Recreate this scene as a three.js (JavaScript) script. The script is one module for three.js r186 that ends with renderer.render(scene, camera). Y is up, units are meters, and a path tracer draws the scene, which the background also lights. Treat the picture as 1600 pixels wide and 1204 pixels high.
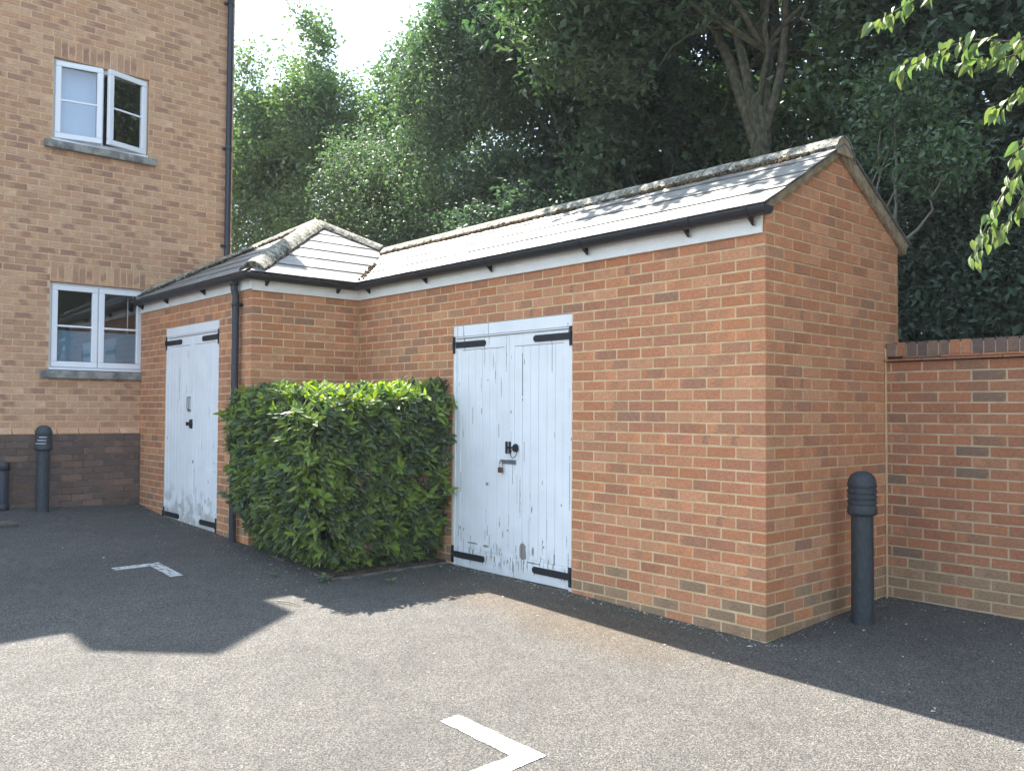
import * as THREE from 'three';
import { mergeGeometries } from 'three/addons/utils/BufferGeometryUtils.js';

// ---------------------------------------------------------------- camera, sky, sun, exposure
const scene = new THREE.Scene();
const camera = new THREE.PerspectiveCamera(47.5, 1024 / 770, 0.05, 600);
camera.position.set(3.018, 1.4207, 4.7986);
camera.rotation.order = 'YXZ';
camera.rotation.set(0.02912, 0.84365, 0.00619);
camera.updateMatrixWorld(true);

const SUN = new THREE.Vector3(-0.665, 1, -0.123).normalize();
{
  // hazy summer sky: pale blue, whiter towards the horizon and round the sun
  const W = 512, H = 256, a = new Float32Array(W * H * 4), d = new THREE.Vector3();
  for (let j = 0; j < H; j++) for (let i = 0; i < W; i++) {
    const lat = ((j + 0.5) / H - 0.5) * Math.PI, lon = ((i + 0.5) / W - 0.5) * 2 * Math.PI;
    d.set(Math.cos(lat) * Math.cos(lon), Math.sin(lat), Math.cos(lat) * Math.sin(lon));
    const up = Math.max(0, d.y), hz = Math.pow(1 - up, 3.2), cs = Math.max(0, d.dot(SUN));
    const glow = 0.55 * Math.pow(cs, 3) + 1.6 * Math.pow(cs, 14);
    const k = (j * W + i) * 4;
    a[k] = 0.205 + 0.2 * hz + 0.36 * glow;
    a[k + 1] = 0.295 + 0.165 * hz + 0.35 * glow;
    a[k + 2] = 0.43 + 0.08 * hz + 0.33 * glow;
    a[k + 3] = 1;
  }
  const sky = new THREE.DataTexture(a, W, H, THREE.RGBAFormat, THREE.FloatType);
  sky.mapping = THREE.EquirectangularReflectionMapping;
  sky.magFilter = THREE.LinearFilter; sky.minFilter = THREE.LinearFilter;
  sky.needsUpdate = true;
  scene.background = sky;
  scene.environment = sky;
}
const sun = new THREE.DirectionalLight(new THREE.Color(1, 0.94, 0.84), 4.6);
sun.position.copy(SUN).multiplyScalar(30).add(new THREE.Vector3(-2, 0, 0));
sun.target.position.set(-2, 0, 0);
sun.castShadow = true;
sun.shadow.mapSize.set(4096, 4096);
Object.assign(sun.shadow.camera, { left: -22, right: 22, top: 18, bottom: -18, near: 1, far: 70 });
sun.shadow.bias = -0.0004;
scene.add(sun, sun.target);

const renderer = new THREE.WebGLRenderer({ antialias: true });
renderer.setSize(1024, 770);
renderer.toneMapping = THREE.LinearToneMapping;
renderer.toneMappingExposure = 4.6;
renderer.shadowMap.enabled = true;

// ---------------------------------------------------------------- helpers
function rng(seed) { let s = seed >>> 0; return () => { s = (s + 0x6D2B79F5) >>> 0; let t = s; t = Math.imul(t ^ (t >>> 15), t | 1); t ^= t + Math.imul(t ^ (t >>> 7), t | 61); return ((t ^ (t >>> 14)) >>> 0) / 4294967296; }; }
const rnd = rng(20240611);
const rr = (a, b) => a + (b - a) * rnd();
const V = (x, y, z) => new THREE.Vector3(x, y, z);
const lerp = (a, b, t) => a + (b - a) * t, clamp = (x, a, b) => Math.min(b, Math.max(a, x));
const sstep = (a, b, x) => { const t = clamp((x - a) / (b - a), 0, 1); return t * t * (3 - 2 * t); };
function interp(x, xs, ys) { if (x <= xs[0]) return ys[0]; for (let i = 1; i < xs.length; i++) if (x <= xs[i]) { const t = (x - xs[i - 1]) / (xs[i] - xs[i - 1]); return lerp(ys[i - 1], ys[i], t); } return ys[ys.length - 1]; }
const taken = {};
function numbered(name) { const n = taken[name] = (taken[name] ?? -1) + 1; return n ? name + '_' + String(n).padStart(3, '0') : name; }
function tag(o, label, category, group, kind) { o.userData = { label }; if (category) o.userData.category = category; if (group) o.userData.group = group; if (kind) o.userData.kind = kind; return o; }
function add(name, geo, mat, parent) { const m = new THREE.Mesh(geo, mat); m.name = parent === scene ? numbered(name) : name; m.castShadow = m.receiveShadow = true; parent.add(m); return m; }
function group(name, parent, pos) { const g = new THREE.Group(); g.name = parent === scene ? numbered(name) : name; if (pos) g.position.copy(pos); parent.add(g); return g; }
// lattice noise, tileable in p
const perm = (() => { const r = rng(77), a = new Float32Array(65536); for (let i = 0; i < 65536; i++) a[i] = r(); return a; })();
const hash = (x, y, s = 0) => perm[((x * 73 + y * 4111 + s * 9973) ^ (y << 3)) & 65535];
function vnoise(x, y, p, s = 0) {
  const xi = Math.floor(x), yi = Math.floor(y), fx = x - xi, fy = y - yi, m = (v) => ((v % p) + p) % p;
  const u = fx * fx * (3 - 2 * fx), v = fy * fy * (3 - 2 * fy), x0 = m(xi), x1 = m(xi + 1), y0 = m(yi), y1 = m(yi + 1);
  return lerp(lerp(hash(x0, y0, s), hash(x1, y0, s), u), lerp(hash(x0, y1, s), hash(x1, y1, s), u), v);
}
function fbm(x, y, p, o = 4, s = 0) { let a = 0, w = 0.5, t = 0; for (let i = 0; i < o; i++) { a += w * vnoise(x, y, p, s + i); t += w; x *= 2; y *= 2; p *= 2; w *= 0.5; } return a / t; }
const BIG = 1 << 20;
function noise3(x, y, z, s = 0) { return (vnoise(x + 311.7, y + 91.3, BIG, s) + vnoise(y + 57.1, z + 701.9, BIG, s + 3) + vnoise(z + 13.5, x + 433.3, BIG, s + 7)) / 3; }
function dataTex(w, h, fn, srgb = true) {
  const a = new Uint8Array(w * h * 4), c = [0, 0, 0];
  for (let j = 0; j < h; j++) for (let i = 0; i < w; i++) { fn(i, j, c); const k = (j * w + i) * 4; a[k] = clamp(c[0], 0, 255); a[k + 1] = clamp(c[1], 0, 255); a[k + 2] = clamp(c[2], 0, 255); a[k + 3] = 255; }
  const t = new THREE.DataTexture(a, w, h);
  t.wrapS = t.wrapT = THREE.RepeatWrapping; t.magFilter = THREE.LinearFilter; t.minFilter = THREE.LinearMipmapLinearFilter; t.generateMipmaps = true;
  if (srgb) t.colorSpace = THREE.SRGBColorSpace;
  t.needsUpdate = true; return t;
}
const mat = (o) => new THREE.MeshStandardMaterial(o);
const lin = (r, g, b) => new THREE.Color().setRGB(r, g, b);
// geometry from loose triangles (flat normals)
class Soup {
  constructor() { this.p = []; this.u = []; }
  tri(a, b, c, ua = [0, 0], ub = [0, 0], uc = [0, 0]) { this.p.push(a[0], a[1], a[2], b[0], b[1], b[2], c[0], c[1], c[2]); this.u.push(...ua, ...ub, ...uc); }
  quad(a, b, c, d, ua, ub, uc, ud) { this.tri(a, b, c, ua, ub, uc); this.tri(a, c, d, ua, uc, ud); }
  geo() { const g = new THREE.BufferGeometry(); g.setAttribute('position', new THREE.Float32BufferAttribute(this.p, 3)); g.setAttribute('uv', new THREE.Float32BufferAttribute(this.u, 2)); g.computeVertexNormals(); return g; }
}
// box with all edges chamfered; uvOf(face axis, a, b) maps local coordinates to uv
function chamferBox(lx, ly, lz, c, uvOf = (ax, x, y, z) => ax === 2 ? [x, y] : ax === 0 ? [z, y] : [x, z]) {
  const h = [lx / 2, ly / 2, lz / 2], s = new Soup();
  const P = (ax, sg) => { const v = [0, 0, 0]; for (let i = 0; i < 3; i++) v[i] = sg[i] * (i === ax ? h[i] : h[i] - c); return v; };
  const put = (pts, ax, n) => {
    const e1 = [0, 1, 2].map((i) => pts[1][i] - pts[0][i]), e2 = [0, 1, 2].map((i) => pts[2][i] - pts[0][i]);
    const cr = [e1[1] * e2[2] - e1[2] * e2[1], e1[2] * e2[0] - e1[0] * e2[2], e1[0] * e2[1] - e1[1] * e2[0]];
    if (cr[0] * n[0] + cr[1] * n[1] + cr[2] * n[2] < 0) pts = pts.slice().reverse();
    const uv = pts.map((q) => uvOf(ax, q[0], q[1], q[2]));
    for (let i = 1; i < pts.length - 1; i++) s.tri(pts[0], pts[i], pts[i + 1], uv[0], uv[i], uv[i + 1]);
  };
  for (let ax = 0; ax < 3; ax++) for (const g of [-1, 1]) {
    const b = (ax + 1) % 3, d = (ax + 2) % 3, n = [0, 0, 0]; n[ax] = g;
    put([[-1, -1], [1, -1], [1, 1], [-1, 1]].map(([p, q]) => { const v = [0, 0, 0]; v[ax] = g; v[b] = p; v[d] = q; return P(ax, v); }), ax, n);
  }
  for (let ax = 0; ax < 3; ax++) { // edges parallel to ax
    const b = (ax + 1) % 3, d = (ax + 2) % 3;
    for (const p of [-1, 1]) for (const q of [-1, 1]) {
      const v0 = [0, 0, 0], v1 = [0, 0, 0]; v0[ax] = -1; v1[ax] = 1; v0[b] = v1[b] = p; v0[d] = v1[d] = q;
      const n = [0, 0, 0]; n[b] = p; n[d] = q;
      put([P(b, v0), P(b, v1), P(d, v1), P(d, v0)], b === 1 ? d : b, n);
    }
  }
  for (const x of [-1, 1]) for (const y of [-1, 1]) for (const z of [-1, 1]) put([P(0, [x, y, z]), P(1, [x, y, z]), P(2, [x, y, z])], 2, [x, y, z]);
  return s.geo();
}
function boxAt(x0, x1, y0, y1, z0, z1, c = 0) {
  const g = c ? chamferBox(x1 - x0, y1 - y0, z1 - z0, c) : chamferBox(x1 - x0, y1 - y0, z1 - z0, 0.0005);
  g.translate((x0 + x1) / 2, (y0 + y1) / 2, (z0 + z1) / 2);
  // uv in metres from position
  const p = g.attributes.position, n = g.attributes.normal, u = g.attributes.uv;
  for (let i = 0; i < p.count; i++) { const ax = Math.abs(n.getX(i)) > 0.7 ? 0 : Math.abs(n.getY(i)) > 0.7 ? 1 : 2; u.setXY(i, ax === 0 ? p.getZ(i) : p.getX(i), ax === 1 ? p.getZ(i) : p.getY(i)); }
  return g;
}
function tube(pts, r, seg = 8, r2 = r, closed = true) { // tapered tube through points
  const n = pts.length, pos = [], uv = [], idx = [], up = V(0.13, 0.97, 0.2).normalize(); let len = 0, prev = null;
  for (let i = 0; i < n; i++) {
    const t = V(0, 0, 0).subVectors(pts[Math.min(n - 1, i + 1)], pts[Math.max(0, i - 1)]).normalize();
    let a = prev ? prev.clone().addScaledVector(t, -prev.dot(t)) : V(0, 0, 0).crossVectors(Math.abs(t.dot(up)) > 0.95 ? V(1, 0, 0) : up, t); a.normalize(); prev = a;
    const b = V(0, 0, 0).crossVectors(t, a), rad = lerp(r, r2, i / (n - 1));
    if (i) len += pts[i].distanceTo(pts[i - 1]);
    for (let j = 0; j <= seg; j++) { const th = j / seg * Math.PI * 2, c = Math.cos(th) * rad, s = Math.sin(th) * rad; pos.push(pts[i].x + a.x * c + b.x * s, pts[i].y + a.y * c + b.y * s, pts[i].z + a.z * c + b.z * s); uv.push(j / seg * 2 * Math.PI * r, len); }
  }
  for (let i = 0; i < n - 1; i++) for (let j = 0; j < seg; j++) { const k = i * (seg + 1) + j; idx.push(k, k + 1, k + seg + 1, k + 1, k + seg + 2, k + seg + 1); }
  if (closed) for (const e of [0, n - 1]) { const c = pos.length / 3; pos.push(pts[e].x, pts[e].y, pts[e].z); uv.push(0, e ? len : 0); for (let j = 0; j < seg; j++) { const k = e * (seg + 1) + j; e ? idx.push(c, k, k + 1) : idx.push(c, k + 1, k); } }
  const g = new THREE.BufferGeometry(); g.setAttribute('position', new THREE.Float32BufferAttribute(pos, 3)); g.setAttribute('uv', new THREE.Float32BufferAttribute(uv, 2)); g.setIndex(idx); g.computeVertexNormals(); return g.toNonIndexed();
}
const merge = (a) => mergeGeometries(a.map((g) => g.index ? g.toNonIndexed() : g));
// convex polygon clip by half plane a*u + b*v <= c
function clipHalf(poly, a, b, c) {
  const out = [];
  for (let i = 0; i < poly.length; i++) {
    const P = poly[i], Q = poly[(i + 1) % poly.length], dp = a * P[0] + b * P[1] - c, dq = a * Q[0] + b * Q[1] - c;
    if (dp <= 0) out.push(P);
    if ((dp < 0 && dq > 0) || (dp > 0 && dq < 0)) { const t = dp / (dp - dq); out.push([lerp(P[0], Q[0], t), lerp(P[1], Q[1], t)]); }
  }
  return out;
}
function clipPoly(poly, by) { // by: convex, counterclockwise
  for (let i = 0; i < by.length && poly.length > 2; i++) { const A = by[i], B = by[(i + 1) % by.length], a = B[1] - A[1], b = -(B[0] - A[0]); poly = clipHalf(poly, a, b, a * A[0] + b * A[1]); }
  return poly;
}
const polyArea = (p) => { let s = 0; for (let i = 0; i < p.length; i++) { const a = p[i], b = p[(i + 1) % p.length]; s += a[0] * b[1] - a[1] * b[0]; } return s / 2; };

// ---------------------------------------------------------------- layout (metres; outbuilding's outer corner at the origin)
const XB = -4.76, ZC = 1.17, ZR = -1.83, XH = -7.75;       // return wall, store front, rear wall, house wall
const gk = (x) => interp(x, [-7.7, -4.7, -3.4, -2, -1, 5], [-0.03, 0.015, 0.01, 0.025, 0.045, 0.05]);
const gh = (x) => interp(x, [-12, -7.7, -6.9, -5.4, -4.73, -3.1, -1.7, 0, 5, 20], [0.4, 0.26, 0.2, 0.185, 0.165, 0.06, 0.045, 0, -0.06, -0.1]);
const groundY = (x, z) => gh(x) - gk(x) * clamp(z, -4, 7);

const groundSurf = (x, z) => groundY(x, z) + 0.006 * (fbm(x * 0.8 + 40, z * 0.8 + 40, BIG, 3, 12) - 0.5);

// ---------------------------------------------------------------- materials
// brick atlas: 8 columns x 16 rows of brick faces; rows 0-5 outbuilding, 6-9 house, 10-12 plinth, 13-15 garden wall
const brickTex = (() => {
  const W = 1024, H = 1024, CW = 128, CH = 64, cells = [], r = rng(5);
  const pal = [
    { n: 6, base: [[192, 131, 92], [196, 135, 96], [187, 124, 87], [199, 142, 103], [184, 124, 91], [200, 134, 91], [191, 132, 96], [193, 126, 85], [197, 138, 100]], dark: [140, 108, 88], amt: 0.15 },
    { n: 4, base: [[199, 157, 122], [203, 161, 126], [193, 149, 114], [200, 158, 123], [206, 167, 132], [196, 151, 116]], dark: [158, 118, 98], amt: 0.2 },
    { n: 3, base: [[122, 98, 84], [114, 94, 84], [130, 104, 88], [118, 92, 78]], dark: [96, 82, 76], amt: 0.3 },
    { n: 2, base: [[166, 110, 78], [171, 115, 82], [160, 106, 78], [174, 121, 88], [156, 108, 82]], dark: [120, 100, 84], amt: 0.25 },
    { n: 1, base: [[164, 128, 98], [158, 126, 98], [168, 134, 104]], dark: [136, 114, 86], amt: 0.8 },
  ];
  let row = 0;
  for (const p of pal) for (let j = 0; j < p.n; j++, row++) for (let i = 0; i < 8; i++) {
    const b = p.base[Math.floor(r() * p.base.length)], v = 0.95 + r() * 0.1;
    cells[row * 8 + i] = { b: b.map((c) => c * v), d: p.dark, amt: r() < p.amt ? 0.4 + 0.5 * r() : 0.3 * r(), x0: -0.2 + 0.6 * r(), x1: 0.55 + 0.6 * r(), y0: -0.25 + 0.4 * r(), y1: 0.85 + 0.4 * r(), s: Math.floor(r() * 50), end: r() < 0.3 ? (r() - 0.5) * 14 : 0 };
  }
  const t = dataTex(W, H, (i, j, c) => {
    const q = cells[Math.floor(j / CH) * 8 + Math.floor(i / CW)], u = (i % CW) / CW, v = (j % CH) / CH;
    const w = (fbm(i / 22, j / 14, BIG, 3, q.s) - 0.5) * 0.35;
    const patch = sstep(q.x0 - 0.07, q.x0 + 0.07, u + w) * (1 - sstep(q.x1 - 0.07, q.x1 + 0.07, u + w)) * sstep(q.y0 - 0.1, q.y0 + 0.1, v + w * 0.6) * (1 - sstep(q.y1 - 0.1, q.y1 + 0.1, v + w * 0.6));
    const k = q.amt * patch * (0.7 + 0.6 * fbm(i / 9, j / 9, BIG, 3, q.s + 30)), f = 0.87 + 0.26 * fbm(i / 7, j / 5, BIG, 3, q.s + 9), g = 0.93 + 0.14 * hash(i, j, 3), ed = q.end * (1 - patch) * (u > 0.7 ? 1 : 0.3);
    const spot = hash(i >> 1, j >> 1, 11) > 0.985 ? 0.78 : 1;
    for (let m = 0; m < 3; m++) c[m] = (lerp(q.b[m], q.d[m], k) + (m === 0 ? ed : 0)) * f * g * spot;
  });
  t.wrapS = t.wrapT = THREE.ClampToEdgeWrapping;
  return t;
})();
const grit = dataTex(256, 256, (i, j, c) => { const v = 255 * (0.35 * fbm(i / 16, j / 16, 16, 4, 2) + 0.4 * hash(i, j, 5) + 0.25 * fbm(i / 4, j / 4, 64, 2, 8)); c[0] = c[1] = c[2] = v; }, false);
grit.repeat.set(4, 4);
const M = {};
M.brick = mat({ map: brickTex, roughness: 0.92 });
const ROWS = { shed: [0, 48], house: [48, 32], plinth: [80, 24], garden: [104, 16], mossy: [120, 8] };
const mottled = (seed, A, B, scale, extra) => { const t = dataTex(512, 512, (i, j, c) => { const n = fbm(i / 64, j / 64, 8, 5, seed), g = hash(i, j, seed + 1) - 0.5, k = sstep(0.32, 0.68, n); for (let m = 0; m < 3; m++) c[m] = lerp(A[m], B[m], k) + g * 26; if (extra) extra(i, j, c); }); t.repeat.set(scale, scale); return t; };
M.mortar = mat({ map: mottled(20, [204, 174, 132], [218, 190, 148], 1.6), roughness: 0.95, bumpMap: grit, bumpScale: 0.0015 });
M.mortarHouse = mat({ map: mottled(40, [202, 168, 132], [214, 182, 146], 1.6), roughness: 0.95 });
M.mortarGarden = mat({ map: mottled(41, [172, 150, 120], [188, 168, 136], 1.6), roughness: 0.95 });
M.mortarDark = mat({ map: mottled(21, [92, 80, 70], [120, 104, 90], 1.6), roughness: 0.95 });
M.slate = mat({ map: mottled(22, [106, 104, 102], [126, 124, 120], 1.1, (i, j, c) => { if (hash(i >> 2, j >> 2, 90) > 0.992) { c[0] += 30; c[1] += 30; c[2] += 22; } const d = fbm(i / 128, j / 20, 4, 3, 60); for (let m = 0; m < 3; m++) c[m] *= 0.9 + 0.2 * d; }), roughness: 0.55 });
M.ridge = mat({ map: mottled(23, [112, 108, 98], [172, 168, 152], 3, (i, j, c) => { const n = fbm(i / 14, j / 14, 512 / 14 | 0, 3, 70); if (n > 0.6) { c[0] *= 0.62; c[1] *= 0.62; c[2] *= 0.6; } if (n < 0.33) { c[0] += 22; c[1] += 22; c[2] += 16; } }), roughness: 0.9, bumpMap: grit, bumpScale: 0.004 });
M.bedding = mat({ map: mottled(24, [58, 54, 46], [128, 120, 104], 5), roughness: 1, bumpMap: grit, bumpScale: 0.006 });
M.verge = mat({ map: mottled(25, [140, 122, 98], [164, 148, 120], 3, (i, j, c) => { const n = fbm(i / 20, j / 20, 25, 3, 71); if (n > 0.6) { c[0] *= 0.88; c[1] *= 0.9; c[2] *= 0.84; } }), roughness: 0.95, bumpMap: grit, bumpScale: 0.003 });
M.stone = mat({ map: mottled(26, [128, 126, 120], [158, 154, 144], 1.3, (i, j, c) => { const s = fbm(i / 30, j / 70, 512, 4, 72); if (s > 0.5) { const k = 1 - 0.8 * (s - 0.5); c[0] *= k; c[1] *= k; c[2] *= k * 1.02; } }), roughness: 0.95, bumpMap: grit, bumpScale: 0.002 });
M.kerb = mat({ map: mottled(27, [76, 72, 66], [104, 98, 90], 2), roughness: 0.95 });
M.upvc = mat({ color: lin(0.82, 0.83, 0.84), roughness: 0.35 });
M.fascia = mat({ map: mottled(28, [232, 231, 224], [240, 239, 233], 1, (i, j, c) => { if (hash(i, j, 33) > 0.9992) { c[0] *= 0.4; c[1] *= 0.35; c[2] *= 0.3; } }), roughness: 0.45 });
M.black = mat({ color: lin(0.022, 0.023, 0.028), roughness: 0.42 });
M.pipe = mat({ color: lin(0.03, 0.034, 0.046), roughness: 0.45 });
M.iron = mat({ color: lin(0.02, 0.021, 0.026), roughness: 0.55, metalness: 0.2, bumpMap: grit, bumpScale: 0.001 });
M.zinc = mat({ color: lin(0.24, 0.26, 0.27), roughness: 0.5, metalness: 0.7 });
M.brass = mat({ map: mottled(29, [128, 84, 52], [96, 74, 62], 12), roughness: 0.6, metalness: 0.5 });
M.chrome = mat({ color: lin(0.55, 0.56, 0.58), roughness: 0.3, metalness: 0.9 });
M.lead = mat({ color: lin(0.09, 0.092, 0.1), roughness: 0.6 });
M.room = mat({ color: lin(0.7, 0.7, 0.68), roughness: 0.9 });
M.glass = new THREE.MeshPhysicalMaterial({ color: lin(0.92, 0.95, 0.96), transmission: 1, thickness: 0, roughness: 0, ior: 2.2 });
M.blind = mat({ color: lin(0.42, 0.52, 0.66), roughness: 0.9 });
M.film = mat({ color: lin(0.16, 0.25, 0.31), roughness: 0.8 });
M.rubber = mat({ color: lin(0.02, 0.02, 0.022), roughness: 0.8 });
M.bollard = mat({ map: mottled(30, [46, 52, 56], [58, 64, 68], 4), roughness: 0.55, bumpMap: grit, bumpScale: 0.0015 });
M.chipped = mat({ color: lin(0.62, 0.64, 0.66), roughness: 0.7 });
M.soil = mat({ map: mottled(31, [54, 44, 36], [84, 70, 56], 3), roughness: 1, bumpMap: grit, bumpScale: 0.01 });
M.bark = mat({ map: mottled(32, [74, 70, 58], [106, 100, 82], 2, (i, j, c) => { const n = fbm(i / 10, j / 60, 512, 3, 74); for (let m = 0; m < 3; m++) c[m] *= 0.72 + 0.5 * n; if (fbm(i / 40, j / 40, 13, 3, 75) > 0.58) { c[0] *= 0.86; c[2] *= 0.8; } }), roughness: 0.95, bumpMap: grit, bumpScale: 0.01 });
M.twig = mat({ color: lin(0.2, 0.17, 0.13), roughness: 0.9 });
const leafMat = (o = {}) => new THREE.MeshPhysicalMaterial({ color: lin(1, 1, 1), roughness: 0.95, transmission: 0.48, thickness: 0, clearcoat: 0.55, clearcoatRoughness: 0.35, side: THREE.DoubleSide, ...o });
M.leaf = leafMat();
M.hedgeLeaf = leafMat({ clearcoat: 0.3, clearcoatRoughness: 0.25, transmission: 0.6 });
M.moss = mat({ map: mottled(34, [62, 46, 30], [96, 80, 48], 4), roughness: 1 });

// ---------------------------------------------------------------- ground
{
  // asphalt: stone chippings in dark binder
  const S = 1024, alb = new Float32Array(S * S).fill(0.25), hgt = new Float32Array(S * S), warm = new Float32Array(S * S), r = rng(41);
  for (let k = 0; k < 26000; k++) {
    const cx = r() * S, cy = r() * S, a = 2.2 + r() * 3.4, b = a * (0.55 + 0.4 * r()), th = r() * 3.14, co = Math.cos(th), si = Math.sin(th), tone = 0.33 + 0.2 * r() * r() + 0.1 * r() + (r() < 0.03 ? 0.12 : 0), top = 0.45 + 0.55 * r(), w = r(), R = Math.ceil(a);
    for (let y = -R; y <= R; y++) for (let x = -R; x <= R; x++) {
      const u = (x * co + y * si) / a, v = (-x * si + y * co) / b, d = u * u + v * v;
      if (d > 1) continue;
      const i = (((Math.floor(cy) + y) % S + S) % S) * S + ((Math.floor(cx) + x) % S + S) % S, hh = top * Math.sqrt(1 - d);
      if (hh > hgt[i]) { hgt[i] = hh; alb[i] = tone; warm[i] = w; }
    }
  }
  const map = dataTex(S, S, (i, j, c) => { const k = j * S + i, v = 255 * 0.8 * alb[k] * (0.92 + 0.16 * fbm(i / 128, j / 128, 8, 4, 50)), w = warm[k]; c[0] = v * (1.01 + 0.03 * w); c[1] = v * (0.985 + 0.01 * w); c[2] = v * (0.955 - 0.03 * w); });
  const bump = dataTex(S, S, (i, j, c) => { c[0] = c[1] = c[2] = 255 * hgt[j * S + i]; }, false);
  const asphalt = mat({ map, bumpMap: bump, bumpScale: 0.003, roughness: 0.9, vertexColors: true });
  const xs = [], zs = [];
  for (let x = -8; x < 4; x += 0.06) xs.push(x); for (let x = 4; x <= 30; x += 1) xs.push(x);
  for (let z = -1.64; z < 4.2; z += 0.06) zs.push(z); for (let z = 4.2; z <= 34; z += 1) zs.push(z);
  const pos = [], uv = [], col = [], idx = [];
  for (const z of zs) for (const x of xs) {
    pos.push(x, groundSurf(x, z), z);
    uv.push(x / 0.92, z / 0.92);
    const n = fbm(x * 0.7 + 90, z * 0.7 + 90, BIG, 4, 15), f = fbm(x * 2.6 + 90, z * 2.6 + 90, BIG, 3, 19);
    let v = 0.82 + 0.36 * n + 0.1 * (f - 0.5) - 0.1 * sstep(0.58, 0.66, fbm(x * 1.3 + 20, z * 1.3 + 70, BIG, 4, 27));
    // brown soil washed out from under the doors and along the wall foot, as the photograph shows
    const dx = (x + 1.6) / 1.6, dz = (z - 0.42) / 0.42, w = clamp((1 - sstep(0.25, 1.5, Math.sqrt(dx * dx + dz * dz) + 0.9 * (f - 0.5))), 0, 1) * 0.8;
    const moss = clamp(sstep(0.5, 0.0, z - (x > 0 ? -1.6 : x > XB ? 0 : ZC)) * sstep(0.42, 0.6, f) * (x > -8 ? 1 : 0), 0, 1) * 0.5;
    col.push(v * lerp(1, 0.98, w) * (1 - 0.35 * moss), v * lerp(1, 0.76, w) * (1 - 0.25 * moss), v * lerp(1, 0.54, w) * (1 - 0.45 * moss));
  }
  const nx = xs.length;
  for (let j = 0; j < zs.length - 1; j++) for (let i = 0; i < nx - 1; i++) { const k = j * nx + i; idx.push(k, k + nx, k + 1, k + 1, k + nx, k + nx + 1); }
  const g = new THREE.BufferGeometry();
  g.setAttribute('position', new THREE.Float32BufferAttribute(pos, 3)); g.setAttribute('uv', new THREE.Float32BufferAttribute(uv, 2)); g.setAttribute('color', new THREE.Float32BufferAttribute(col, 3)); g.setIndex(idx); g.computeVertexNormals();
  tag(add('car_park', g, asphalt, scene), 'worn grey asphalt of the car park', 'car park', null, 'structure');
  // open land beneath and beyond, up to the horizon
  const px = [-300, -120, -60, -30, -16, -8.2, -4, 0, 4, 8, 30, 31, 60, 300], pz = [-300, -120, -60, -30, -12, -6, -3, -1.72, -1.7, 0, 4, 10, 34, 35, 80, 300], p2 = [], u2 = [], i2 = [];
  for (const z of pz) for (const x of px) { p2.push(x, z < -1.71 ? 0.22 : (x > -8 && x < 30.5 && z < 34.5 ? groundY(x, z) - 0.25 : 0.02), z); u2.push(x, z); }
  for (let j = 0; j < pz.length - 1; j++) for (let i = 0; i < px.length - 1; i++) { const k = j * px.length + i; i2.push(k, k + px.length, k + 1, k + 1, k + px.length, k + px.length + 1); }
  const g2 = new THREE.BufferGeometry(); g2.setAttribute('position', new THREE.Float32BufferAttribute(p2, 3)); g2.setAttribute('uv', new THREE.Float32BufferAttribute(u2, 2)); g2.setIndex(i2); g2.computeVertexNormals();
  tag(add('ground', g2, M.soil, scene), 'bare brown soil under the trees', 'ground', null, 'structure');
  // worn white paint of the parking bay corners
  const paint = mat({ map: dataTex(512, 512, (i, j, c) => { const n = fbm(i / 20, j / 20, 25, 4, 80), h = hash(i >> 1, j >> 1, 81), worn = n > 0.62 || (h > 0.9 && n > 0.4); const v = worn ? 112 : 208 - 26 * hash(i, j, 82); c[0] = v; c[1] = v; c[2] = v * (worn ? 0.96 : 0.985); }), roughness: 0.85, bumpMap: bump, bumpScale: 0.003 });
  const marking = (label, arms) => {
    const parts = [];
    for (const [x0, x1, z0, z1] of arms) {
      const nX = Math.max(2, Math.round((x1 - x0) / 0.03)), nZ = Math.max(2, Math.round((z1 - z0) / 0.03)), p = [], u = [], ix = [];
      for (let j = 0; j <= nZ; j++) for (let i = 0; i <= nX; i++) {
        let x = lerp(x0, x1, i / nX), z = lerp(z0, z1, j / nZ);
        if (i === 0 || i === nX) x += 0.007 * (fbm(z * 40 + 9, x * 40 + 9, BIG, 2, 83) - 0.5) * 2; if (j === 0 || j === nZ) z += 0.007 * (fbm(x * 40 + 9, z * 40 + 9, BIG, 2, 84) - 0.5) * 2;
        p.push(x, groundSurf(x, z) + 0.0038, z); u.push(x * 1.6, z * 1.6);
      }
      for (let j = 0; j < nZ; j++) for (let i = 0; i < nX; i++) { const k = j * (nX + 1) + i; ix.push(k, k + nX + 1, k + 1, k + 1, k + nX + 1, k + nX + 2); }
      const gg = new THREE.BufferGeometry(); gg.setAttribute('position', new THREE.Float32BufferAttribute(p, 3)); gg.setAttribute('uv', new THREE.Float32BufferAttribute(u, 2)); gg.setIndex(ix); gg.computeVertexNormals(); parts.push(gg);
    }
    tag(add('parking_bay_marking', merge(parts), paint, scene), label, 'road marking', null, 'structure');
  };
  marking('worn white corner line painted on the shaded asphalt before the narrow door', [[-4.52, -3.97, 2.08, 2.18], [-4.52, -4.42, 2.18, 2.46]]);
  marking('white corner line painted on the sunlit asphalt', [[-0.42, 0.21, 2.08, 2.195], [0.095, 0.21, 2.195, 3.1]]);
  // planting bed in the inner corner with its concrete edging
  const bed = boxAt(XB + 0.01, -3.24, -0.1, 0.09, 0.01, 1.14); tag(add('planting_bed_soil', bed, M.soil, scene), 'dark soil under the hedge', 'soil', null, 'structure');
  const ed = [];
  for (let k = 0; k < 2; k++) { const x0 = XB + 0.02 + k * 0.76; ed.push(boxAt(x0, x0 + 0.752, -0.1, groundY(x0 + 0.7, 1.2) + 0.016, 1.15, 1.2, 0.006)); }
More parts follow.
